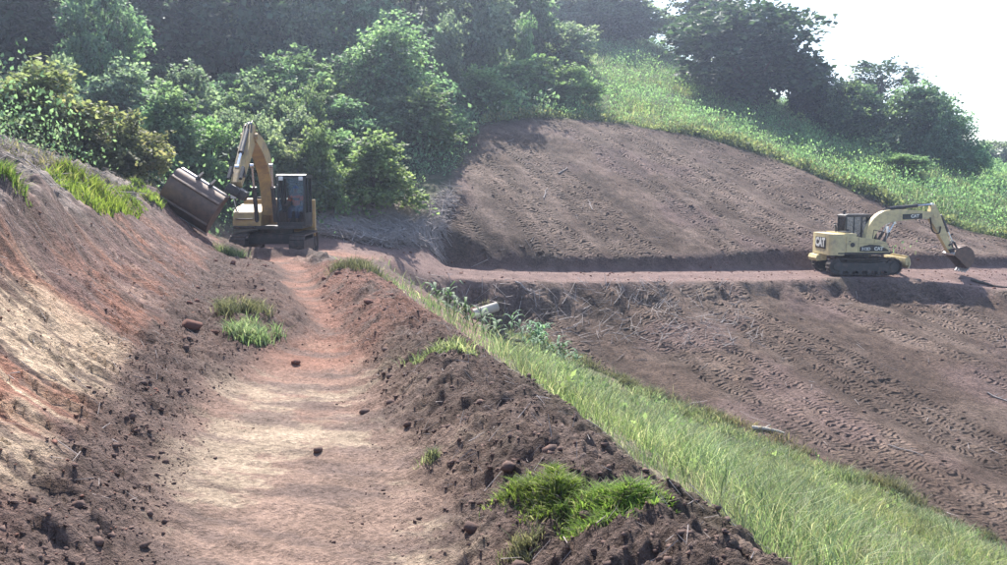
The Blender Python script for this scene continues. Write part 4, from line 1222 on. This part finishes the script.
rg = np.random.default_rng(3)
near_cut = lambda X, Y, r_: ((X < crestL(Y) - 3.8 - 2.5 * vnoise(X * .4, Y * .4, 93)) | (Y > 29)) & ~((X > -4) & (Y < 46))
weeds('hillside_undergrowth', scatter(11500, (-52, 16), (14, 95), [Z_HILL], rg, near_cut), 1.6, 12, .235, 'leaf_mid', rg, 'tangled green undergrowth covering the forest hillside', 'undergrowth')
weeds('hillside_ferns', scatter(6000, (-52, 16), (14, 95), [Z_HILL], rg, near_cut), .95, 12, .19, 'leaf_grey', rg, 'grey green weeds mixed through the hillside undergrowth', 'weeds')
weeds('meadow_growth', scatter(11000, (2, 75), (44, 118), [Z_MEADOW], rg, lambda X, Y, r_: r_.uniform(0, 1, X.shape) < np.clip(60 / Y, .3, 1)), 1.05, 14, .14, 'leaf_light', rg, 'light green tall growth on the meadow above the bare slope', 'meadow plants', 1.0)
weeds('border_weeds', scatter(900, (-6, 45), (47, 66), [Z_MEADOW, Z_HILL], rg, lambda X, Y, r_: in_poly(X, Y - 1.6, poly_upper)), .5, 12, .2, 'leaf_olive', rg, 'straggling olive weeds along the top edge of the bare slope', 'weeds')

# ---- grass blades
def blades(X, Y, Z, h, w, rng, lean=.5):
    n = len(X)
    a = rng.uniform(0, 2 * PI, n); b = rng.uniform(0, 2 * PI, n)
    le = lean * h * rng.uniform(.3, 1.2, n)
    wx = np.cos(a) * w / 2; wy = np.sin(a) * w / 2
    lx = np.cos(b) * le; ly = np.sin(b) * le
    base = np.stack([X, Y, Z - .02], 1)
    mid = base + np.stack([lx * .3, ly * .3, h * .6], 1)
    tip = base + np.stack([lx, ly, h * rng.uniform(.8, 1.0, n)], 1)
    sd = np.stack([wx, wy, np.zeros(n)], 1)
    V = np.stack([base - sd, base + sd, mid + sd * .8, mid - sd * .8, tip - sd * .1, tip + sd * .1], 1).reshape(-1, 3)
    i = np.arange(n)[:, None] * 6
    Fq = np.concatenate([i + np.array([[0, 1, 2, 3]]), i + np.array([[3, 2, 5, 4]])], 1).reshape(-1, 4)
    return V, Fq

def grass_stuff(name, P, h, w, mat, rng, label, lean=.5):
    Z = ground(P[:, 0], P[:, 1]); w = w * np.clip(P[:, 1] / 12, .7, 2.2)
    hv = h * rng.uniform(.4, 1.25, len(P)) * np.clip(.85 + .8 * vnoise(P[:, 0] * .9, P[:, 1] * .9, 95) + .35 * vnoise(P[:, 0] * 3.1, P[:, 1] * 3.1, 94), .25, 1.7)
    V, Fq = blades(P[:, 0], P[:, 1], Z, hv, w * rng.uniform(.6, 1.3, len(P)), rng, lean)
    o = link(name, np_mesh(name, V, Fq, M[mat])); set_tags(o, label, 'grass', None, 'stuff'); return o

den = lambda X, Y, r_: r_.uniform(0, 1, X.shape) < np.clip(13.0 / (Y + 1), .22, 1) * (X < 22) * (Y > 2) * (.06 + .94 * sstep(-.03, .085, X / Y)) * np.clip(.75 + 1.3 * fbm(X * .8, Y * .8, 90, 3), .12, 1)
grass_stuff('bank_grass', scatter(64000, (-6, 16), (3.5, 36), [Z_GRASS], rg, den), .27, .0125, 'grass', rg, 'long pale green grass on the bank falling away beside the berm', .95)
weeds('bank_weeds', scatter(300, (-1, 14), (5, 30), [Z_GRASS], rg, lambda X, Y, r_: (X / Y > .03) & (fbm(X * .7, Y * .7, 89, 2) > .05)), .30, 12, .20, 'leaf_light', rg, 'broad leaved weeds standing in the bank grass', 'weeds', 1.0)
grass_stuff('bank_straw', scatter(28000, (-6, 16), (3.5, 36), [Z_GRASS], rg, lambda X, Y, r_: den(X, Y, r_) & ((fbm(X * .6, Y * .6, 92, 3) > -.1) | (X < bermO(Y) + 1.3) & (Y > 9))), .34, .009, 'grass_dull', rg, 'dry straw coloured stems among the grass on the bank', .7)
edge_k = lambda X, Y, r_: (fbm(X * 1.2, Y * 1.2, 96, 2) > .6 * r_.uniform(-.5, 1, X.shape)) & (in_poly(X - 1.3 * r_.uniform(.2, 1, X.shape), Y + .7 * r_.uniform(.2, 1, X.shape), [(p[0], p[1]) for p in plough_edge] + [(-6, 34), (-4, 10), (6, 10)]))
grass_stuff('slope_edge_grass', scatter(6500, (-3, 16), (14, 37), [Z_PLOUGH], rg, edge_k), .30, .011, 'grass_dull', rg, 'thin straggling grass where the bank meets the lower bare slope', .8)
crest_k = lambda X, Y, r_: (X < crestL(Y) - .05) & (X > crestL(Y) - 2.6) & (Y > 14.5) & (Y < 26) & (fbm(X * .5, Y * .5, 97, 3) > -.15) & (X > crestL(Y) - 1.1)
grass_stuff('crest_grass', scatter(7000, (-13, -4), (14, 28), [Z_HILL, Z_BANK], rg, crest_k), .20, .022, 'grass_bright', rg, 'bright grass growing along the top of the cut bank', .6)
crest_k2 = lambda X, Y, r_: (X < crestL(Y) - .3) & (X > crestL(Y) - 8) & (fbm(X * .6, Y * .6, 98, 3) > .08)
grass_stuff('spoil_grass', scatter(7000, (-22, -4), (9, 29), [Z_HILL], rg, crest_k2), .20, .020, 'grass_dull', rg, 'dry grey green grass over the spoil above the cut bank', .8)

mead_k = lambda X, Y, r_: (r_.uniform(0, 1, X.shape) < np.clip(55 / Y, .3, 1) ** 2) & (fbm(X * .25, Y * .25, 88, 3) > -.25)
grass_stuff('meadow_grass', scatter(30000, (2, 75), (44, 105), [Z_MEADOW], rg, mead_k), .5, .03, 'grass', rg, 'tall pale grass among the meadow plants above the bare slope', .8)

# ---- countable grass clumps
def clump(px, py, Y, rad, h, n, mat, label, sod=True, elong=1.0, rz=0.0, seed=0, lean=.75, name='grass_clump', w=.014):
    rng = np.random.default_rng(500 + seed)
    x, y = HIT(px, py)
    z = gz(x, y)
    root = empty(name, (x, y, z))
    sub = rng.normal(size=(14, 2)) * .40
    q = sub[rng.integers(0, 14, n)] + rng.normal(size=(n, 2)) * .17
    q = q[np.hypot(q[:, 0], q[:, 1]) < 1.1]
    q = q * np.array([rad * elong, rad])
    c_, s_ = math.cos(rz), math.sin(rz)
    X = x + q[:, 0] * c_ - q[:, 1] * s_; Yv = y + q[:, 0] * s_ + q[:, 1] * c_
    Z = ground(X, Yv) - z
    dome = .03 * np.exp(-((q[:, 0] / (rad * elong)) ** 2 + (q[:, 1] / rad) ** 2) * 2.2) if sod else 0
    V, Fq = blades(X - x, Yv - y, Z + dome, h * rng.uniform(.25, 1.3, len(q)), w * rng.uniform(.6, 1.3, len(q)), rng, lean)
    nd_ = int(len(q) * .2) * 2
    link('blades', np_mesh('blades', V, Fq[nd_:], M[mat]), root)['kind'] = 'stuff'
    link('dead_blades', np_mesh('dead_blades', V[:nd_ * 3], Fq[:nd_], M['grass_dull']), root)['kind'] = 'stuff'
    if sod:
        bm = bmesh.new(); bmesh.ops.create_icosphere(bm, subdivisions=3, radius=1)
        for v in bm.verts:
            a_, b_ = v.co.x * rad * elong * .85, v.co.y * rad * .85
            xx, yy = a_ * c_ - b_ * s_, a_ * s_ + b_ * c_
            k_ = 1 + .25 * float(vnoise(np.array([v.co.x * 3 + seed]), np.array([v.co.y * 3 + v.co.z * 2]))[0])
            gl = float(ground(np.array([x + xx * k_]), np.array([y + yy * k_]), False)[0]) - z
            v.co = Vector((xx * k_, yy * k_, gl + v.co.z * .045 * k_))
        me = bpy.data.meshes.new('sod'); bm.to_mesh(me); bm.free(); me.materials.append(M['clod'])
        link('sod', me, root)
    return set_tags(root, label, 'grass', 'grass clumps on the earthworks')

clump(545, 508, 5.35, .27, .062, 4200, 'grass_bright', 'bright green grass clump on the near berm, left of its pair', True, 1.45, R(-25), 1, 1.3, w=.009)
clump(618, 528, 4.95, .27, .062, 4200, 'grass_bright', 'bright green grass clump at the edge of the near berm, right of its pair', True, 1.5, R(-45), 2, 1.3, w=.009)
clump(524, 560, 4.75, .11, .08, 400, 'grass_dull', 'small dull grass clump at the bottom edge below the bright pair', True, 1.3, 0, 3, .9, w=.008)
clump(430, 470, 6.6, .10, .08, 220, 'grass_dull', 'tiny dull grass tuft on the inner side of the berm', True, 1.2, R(-40), 4, .9, w=.008)
clump(438, 362, 10.4, .34, .12, 1100, 'grass', 'pale green grass clump halfway along the top of the berm', True, 1.5, R(10), 5, .8)
clump(252, 345, 13.2, .42, .19, 1600, 'grass', 'grass clump on the loose soil between the bank and the track', True, 1.2, R(-60), 6, .8)
clump(238, 320, 15.6, .45, .20, 900, 'grass_dull', 'dull grass clump just behind the one beside the track', True, 1.3, R(-60), 7, .9)
clump(355, 272, 20.5, .75, .24, 1500, 'grass_dull', 'wispy dry grass on the far end of the berm', True, 1.2, R(-40), 8, .9)
clump(232, 259, 25.5, .45, .26, 700, 'grass', 'round grass tuft on the track in front of the near excavator', True, 1.1, 0, 9, .8)
clump(4, 228, 10.5, .35, .20, 500, 'grass_bright', 'bright grass tuft on the crest at the left edge', False, 1.3, R(90), 10, .8)

# ---- cane plants by the log: long arching leaves on several stems
def cane(px, py, Y, h, nst, label, seed, spread):
    rng = np.random.default_rng(700 + seed)
    x, y = HIT(px, py); z = gz(x, y)
    root = empty('cane_plant', (x, y, z))
    V, Fq = [], []; sm = MB(); nb = 0
    for s_i in range(nst):
        bx, by = rng.normal(size=2) * spread; hh = h * rng.uniform(.6, 1.1)
        g_ = gz(x + bx, y + by) - z
        tx, ty = bx + rng.normal() * .15, by + rng.normal() * .15
        sm.tube((bx, by, g_ - .05), (tx, ty, g_ + hh * .75), .014, .007, 6)
        for k in range(9):
            t = rng.uniform(.15, 1); a = rng.uniform(0, 2 * PI); ln_ = rng.uniform(.35, .7) * h * .6; wd = rng.uniform(.03, .05)
            p0 = np.array([bx + (tx - bx) * t, by + (ty - by) * t, g_ + hh * .75 * t])
            o_ = np.array([math.cos(a), math.sin(a), 0]); sd = np.array([-math.sin(a), math.cos(a), 0]) * wd
            row = []
            for q, (f_, up_) in enumerate(((0, 0), (.35, .32), (.7, .38), (1.0, .12))):
                c_ = p0 + o_ * ln_ * f_ + np.array([0, 0, ln_ * up_]); ww = (.5, 1, .8, .06)[q]
                V += [c_ - sd * ww, c_ + sd * ww]
            for q in range(3): Fq.append([nb + 2 * q, nb + 2 * q + 1, nb + 2 * q + 3, nb + 2 * q + 2])
            nb += 8
    link('leaves', np_mesh('leaves', np.array(V), np.array(Fq), M['cane']), root)
    sm.build('stems', M['cane'], root)['kind'] = 'stuff'
    set_tags(root, label, 'plant', 'cane plants beside the log')
cane(466, 326, 33.0, 1.0, 9, 'green cane plant at the left end of the pale log', 1, .40)
cane(540, 352, 31.5, 1.35, 12, 'larger green cane plant to the right of the pale log', 2, .50)
cane(558, 362, 30.5, 1.1, 9, 'green cane plant lowest on the slope, right of the pale log', 3, .42)

# ---- log, branch, dead sticks
lp = HIT(486, 325)
lg = empty('log', (lp[0], lp[1], gz(lp[0], lp[1]) + .42), (0, R(-14), R(24)))
MB().tube((-.55, 0, 0), (.5, 0, 0), .20, .19, 18).build('trunk_section', M['cutwood'], lg)
MB().tube((.5, 0, 0), (.505, 0, 0), .175, .17, 18).build('sawn_end', M['deadwood'], lg)
set_tags(lg, 'short pale sawn log lying between the cane plants', 'log')
sp_ = HIT(495, 341); sz_ = gz(sp_[0], sp_[1])
su = empty('stump', (sp_[0], sp_[1], sz_))
s_mb = MB().path([(0, 0, -.2), (.02, 0, .25), (.06, .05, .62)], [.34, .22, .17], 12); s_mb.build('bole', M['bark'], su)
rt = MB()
for k in range(7):
    a = k * .9; rt.path([(.1 * math.cos(a), .1 * math.sin(a), .05), (.45 * math.cos(a), .45 * math.sin(a), .02 + .06 * (k % 2)), (.75 * math.cos(a + .3), .75 * math.sin(a + .3), -.05)], [.08, .05, .02], 6)
rt.build('roots', M['bark'], su)
set_tags(su, 'dark uprooted stump right under the pale log', 'stump')

def branch(px, py, Y, length, rad, rz, label, seed, mat='deadwood', tilt=0, name='dead_branch', group='dead branches on the slopes', twigs=3):
    rng = random.Random(900 + seed)
    x, y = HIT(px, py)
    dx, dy = math.cos(rz), math.sin(rz)
    ps, rs = [], []
    for k in range(6):
        t = k / 5 - .5
        xx, yy = x + dx * length * t + rng.uniform(-.03, .03) * length, y + dy * length * t + rng.uniform(-.03, .03) * length
        ps.append((xx - x, yy - y, gz(xx, yy) + rad * .8 + max(0, tilt * (k / 5)) + rng.uniform(0, .03))); rs.append(rad * (1 - .5 * k / 5))
    z0 = gz(x, y); ps = [(p[0], p[1], p[2] - z0) for p in ps]
    root = empty(name, (x, y, z0))
    MB().path(ps, rs, 8).build('limb', M[mat], root)
    for k in range(twigs):
        p = Vector(ps[1 + k % 4]); a = rz + rng.choice((-1, 1)) * rng.uniform(.4, 1.0); l_ = length * rng.uniform(.15, .3)
        MB().path([tuple(p), tuple(p + Vector((math.cos(a) * l_ * .5, math.sin(a) * l_ * .5, .06))), tuple(p + Vector((math.cos(a) * l_, math.sin(a) * l_, .04 + rng.uniform(0, .1))))], [rad * .5, rad * .3, rad * .12], 6).build('twig', M[mat], root)
    set_tags(root, label, 'branch', group)
branch(768, 433, 27.0, .95, .075, R(-22), 'thick pale broken branch lying on the lower bare slope', 1, 'cutwood', 0, twigs=2)
branch(905, 452, 25.0, 1.0, .022, R(-35), 'thin bent stick lying in the tread marks right of the broken branch', 2)
branch(1001, 402, 28.5, .9, .03, R(-60), 'short stick at the right edge of the lower bare slope', 3)
branch(528, 292, 35.0, 1.1, .04, R(-20), 'brown stick below the terrace edge, above the cane plants', 4)
branch(545, 195, 49.5, 1.4, .03, R(80), 'thin pale root hanging down the left part of the upper bare slope', 5)
branch(563, 172, 52.0, 1.1, .04, R(60), 'short pale stick high on the left of the upper bare slope', 6)
branch(590, 205, 48.0, 1.2, .025, R(95), 'second thin pale root to the right on the upper bare slope', 7)
branch(398, 226, 38.0, 2.2, .045, R(-40), 'long grey branch slanting across the debris beside the bushes', 8)
branch(360, 232, 36.5, 1.9, .04, R(-50), 'grey branch lying in the debris right of the near excavator', 9)
branch(990, 286, 40.0, 1.8, .07, R(-55), 'dark pole lying on the terrace right of the far bucket', 10, 'bark', twigs=1)

def sticks(name, P, ln, rad, rng, mat, label, lift=.12):
    n = len(P); a = rng.uniform(0, 2 * PI, n); l_ = ln * rng.uniform(.3, 1.3, n)
    d = np.stack([np.cos(a) * l_ / 2, np.sin(a) * l_ / 2], 1)
    p0 = P - d; p1 = P + d
    z0 = ground(p0[:, 0], p0[:, 1]) + rng.uniform(0, lift, n); z1 = ground(p1[:, 0], p1[:, 1]) + rng.uniform(0, lift, n) * 1.6
    A = np.stack([p0[:, 0], p0[:, 1], z0], 1); B = np.stack([p1[:, 0], p1[:, 1], z1], 1)
    ax = (B - A) / np.linalg.norm(B - A, axis=1, keepdims=True); s1 = np.cross(ax, [0, 0, 1.0]); s1 /= np.linalg.norm(s1, axis=1, keepdims=True) + 1e-9; s2 = np.cross(ax, s1)
    r_ = (rad * rng.uniform(.5, 1.5, n))[:, None]
    V = []
    for e, rr_ in ((A, r_), (B, r_ * .5)):
        for k in range(3): V.append(e + rr_ * (math.cos(k * 2.094) * s1 + math.sin(k * 2.094) * s2))
    V = np.stack(V, 1).reshape(-1, 3); i = np.arange(n)[:, None] * 6
    Fq = np.concatenate([i + np.array([[k, (k + 1) % 3, 3 + (k + 1) % 3, 3 + k]]) for k in range(3)], 1).reshape(-1, 4)
    o = link(name, np_mesh(name, V, Fq, M[mat])); set_tags(o, label, 'twigs', None, 'stuff')
near_b = lambda X, Y, r_: r_.uniform(0, 1, X.shape) < np.clip(6.5 / (Y + .5), .12, 1)
sticks('brushwood', scatter(4200, (-12, 2), (32, 46), [Z_SLASH], rg), 1.0, .018, rg, 'deadwood', 'grey brushwood and cut twigs strewn over the cleared ground', .3)
sticks('slope_roots', scatter(200, (-5, 32), (18, 64), [Z_PLOUGH], rg), .55, .012, rg, 'deadwood', 'scattered roots and straw on the bare slopes', .05)
sticks('spoil_debris', scatter(900, (-16, -4), (8.5, 28), [Z_HILL], rg, lambda X, Y, r_: (X < crestL(Y) - .3) & (X > crestL(Y) - 5.5)), .5, .008, rg, 'deadwood', 'dry roots and straw strewn over the spoil above the cut bank', .15)
sticks('lip_brushwood', scatter(380, (-6, 10), (31, 38), [Z_GRASS, Z_PLOUGH], rg, lambda X, Y, r_: Y > 33.2 - .1 * X), .7, .014, rg, 'deadwood', 'broken twigs along the front of the terrace', .2)
sticks('berm_roots', scatter(420, (-6, 3), (3.6, 24), [Z_BERM], rg, near_b), .11, .0028, rg, 'deadwood', 'pale roots poking from the berm', .06)
sticks('bank_roots', scatter(420, (-13, -2), (5, 27), [Z_BANK], rg), .14, .0035, rg, 'deadwood', 'pale roots and straw lying on the cut bank', .03)

# ---- earth clods
def clod_arrays(seed, sub=1):
    """broken angular lump: hull of a few jittered points"""
    rng = np.random.default_rng(seed); n = 9 if sub == 1 else 26
    p = rng.normal(size=(n, 3)); p /= np.linalg.norm(p, axis=1, keepdims=True)
    p *= rng.uniform(.72, 1.12, (n, 1)) * np.array([1.1, .95, .8])
    bm = bmesh.new()
    for q in p: bm.verts.new(q)
    r_ = bmesh.ops.convex_hull(bm, input=bm.verts)
    bmesh.ops.delete(bm, geom=list({g for g in r_['geom_interior'] + r_['geom_unused'] if isinstance(g, bmesh.types.BMVert)}), context='VERTS')
    bmesh.ops.triangulate(bm, faces=bm.faces)
    bm.verts.index_update(); V = np.array([tuple(v.co) for v in bm.verts]); Fq = np.array([[v.index for v in f.verts] for f in bm.faces]); bm.free()
    return V, Fq
def crumb_stuff(name, P, size, rng, mat, label, seed):
    protos = [clod_arrays(seed + k, 1) for k in range(4)]
    Vs, Fs, nb = [], [], 0
    z = ground(P[:, 0], P[:, 1]); n = len(P)
    s = size * rng.lognormal(0, .6, n); s = np.clip(s, size * .3, size * 4)
    a = rng.uniform(0, 2 * PI, n); which = rng.integers(0, 4, n)
    for k in range(4):
        m_ = which == k; V0, F0 = protos[k]; c_, sn = np.cos(a[m_]), np.sin(a[m_]); nn = m_.sum()
        x = (V0[None, :, 0] * c_[:, None] - V0[None, :, 1] * sn[:, None]) * s[m_][:, None] + P[m_, 0][:, None]
        y = (V0[None, :, 0] * sn[:, None] + V0[None, :, 1] * c_[:, None]) * s[m_][:, None] + P[m_, 1][:, None]
        zz = V0[None, :, 2] * s[m_][:, None] * .85 + (z[m_] + s[m_] * .05)[:, None]
        Vs.append(np.stack([x, y, zz], -1).reshape(-1, 3))
        Fs.append((F0[None] + (np.arange(nn) * len(V0))[:, None, None] + nb).reshape(-1, 3)); nb += nn * len(V0)
    o = link(name, np_mesh(name, np.concatenate(Vs), np.concatenate(Fs), M[mat])); set_tags(o, label, 'soil', None, 'stuff')
near_b = lambda X, Y, r_: r_.uniform(0, 1, X.shape) < np.clip(6.5 / (Y + .5), .12, 1)
crumb_stuff('berm_crumbs', scatter(6500, (-6, 3), (3.4, 25), [Z_BERM], rg, near_b), .0085, rg, 'clod', 'dark crumbled soil over the berm', 20)
toe_k = lambda X, Y, r_: (np.abs(X - toeL(Y) + .12 - .45 * sstep(8, 12.5, Y)) < .42 + .33 * sstep(8, 12.5, Y)) & (r_.uniform(0, 1, X.shape) < np.clip(8.0 / (Y + .5), .15, 1))
crumb_stuff('toe_crumbs', scatter(7500, (-9, -1), (3.6, 26), [Z_TRACK, Z_BANK], rg, toe_k), .0085, rg, 'clod', 'dark crumbled soil along the foot of the cut bank', 30)
crumb_stuff('bank_crumbs', scatter(1500, (-12, -2), (4, 27), [Z_BANK], rg, near_b), .008, rg, 'clod_red', 'red crumbs on the cut bank', 40)
trk_k = lambda X, Y, r_: (r_.uniform(0, 1, X.shape) < np.clip(6 / (Y + .5), .1, 1)) & (fbm(X * 1.1, Y * 1.1, 99, 3) + .35 * (np.minimum(X - toeL(Y), bankR(Y) - X) < .5) > .12)
crumb_stuff('track_crumbs', scatter(2600, (-9, 1), (3.8, 27), [Z_TRACK], rg, trk_k), .006, rg, 'clod', 'small soil crumbs on the track', 50)
crumb_stuff('slope_crumbs', scatter(2600, (-5, 34), (18, 64), [Z_PLOUGH], rg), .026, rg, 'clod', 'crumbled soil on the bare slopes', 60)
crumb_stuff('terrace_crumbs', scatter(900, (-5, 30), (33, 46), [Z_TRACK, Z_CUT], rg), .028, rg, 'clod_red', 'soil crumbs along the terrace', 70)

big = []
for k in range(5):
    V0, F0 = clod_arrays(200 + k, 2); big.append(np_mesh('earth_clod', V0, F0, M['clod']))
    V0, F0 = clod_arrays(300 + k, 2); big.append(np_mesh('earth_clod', V0, F0, M['clod_red']))
cl_rng = random.Random(8)
def place_clods(P, smin, smax, label, group, red):
    for x, y in P:
        s = cl_rng.uniform(smin, smax)
        o = link('earth_clod', cl_rng.choice(big[1::2] if red else big[0::2]), None, (x, y, gz(x, y) + s * .08), (cl_rng.uniform(-.4, .4), cl_rng.uniform(-.4, .4), cl_rng.uniform(0, 6.3)), (s, s, s * cl_rng.uniform(.7, 1)))
        set_tags(o, label, 'clod', group)
place_clods(scatter(26, (-3, 3), (3.6, 11), [Z_BERM], rg), .03, .06, 'dark fist sized clod lying on the near half of the berm', 'clods on the near berm', False)
place_clods(scatter(16, (-6, 0), (11, 21), [Z_BERM], rg), .05, .09, 'red brown clod lying on the far half of the berm', 'clods on the far berm', True)
place_clods(scatter(18, (-5, -1.5), (4.5, 11), [Z_TRACK, Z_BANK], rg, toe_k), .025, .05, 'dark clod at the foot of the near cut bank', 'clods at the foot of the near bank', False)
place_clods(scatter(16, (-8, -3), (11, 22), [Z_TRACK, Z_BANK], rg, toe_k), .05, .10, 'red brown clod at the foot of the cut bank beside the grass clumps', 'clods at the foot of the far bank', True)
for px, py, Y, s, lab in [(192, 332, 13.2, .17, 'large red clod left of the grass clump beside the track'), (318, 455, 8.3, .045, 'single dark clod alone in the middle of the track'),
                          (296, 366, 11.8, .07, 'red clod on the track just below the grass clump'), (365, 415, 8.9, .06, 'dark clod on the track at the inner foot of the berm')]:
    x, y = HIT(px, py)
    o = link('earth_clod', big[1] if 'red' in lab else big[2], None, (x, y, gz(x, y) + s * .25), (0, 0, px), (s, s, s * .85))
    set_tags(o, lab, 'clod')

# ------------------------------------------------------------------ haze volume added to imitate the bluish lens veil
hm, hnt, hout = new_mat('haze')
pv = nd(hnt, 'ShaderNodeVolumePrincipled')
pv.inputs['Color'].default_value = (0.66, 0.76, 1.0, 1)
pv.inputs['Density'].default_value = 0.0009
pv.inputs['Anisotropy'].default_value = 0.65
hnt.links.new(pv.outputs[0], hout.inputs['Volume'])
hz_ = MB().box(-410, 410, -410, 410, -40, 62, 0).build('haze', hm, None, None, None, False)
set_tags(hz_, 'thin bluish haze added over the valley to veil the shadows', 'haze', None, 'stuff')
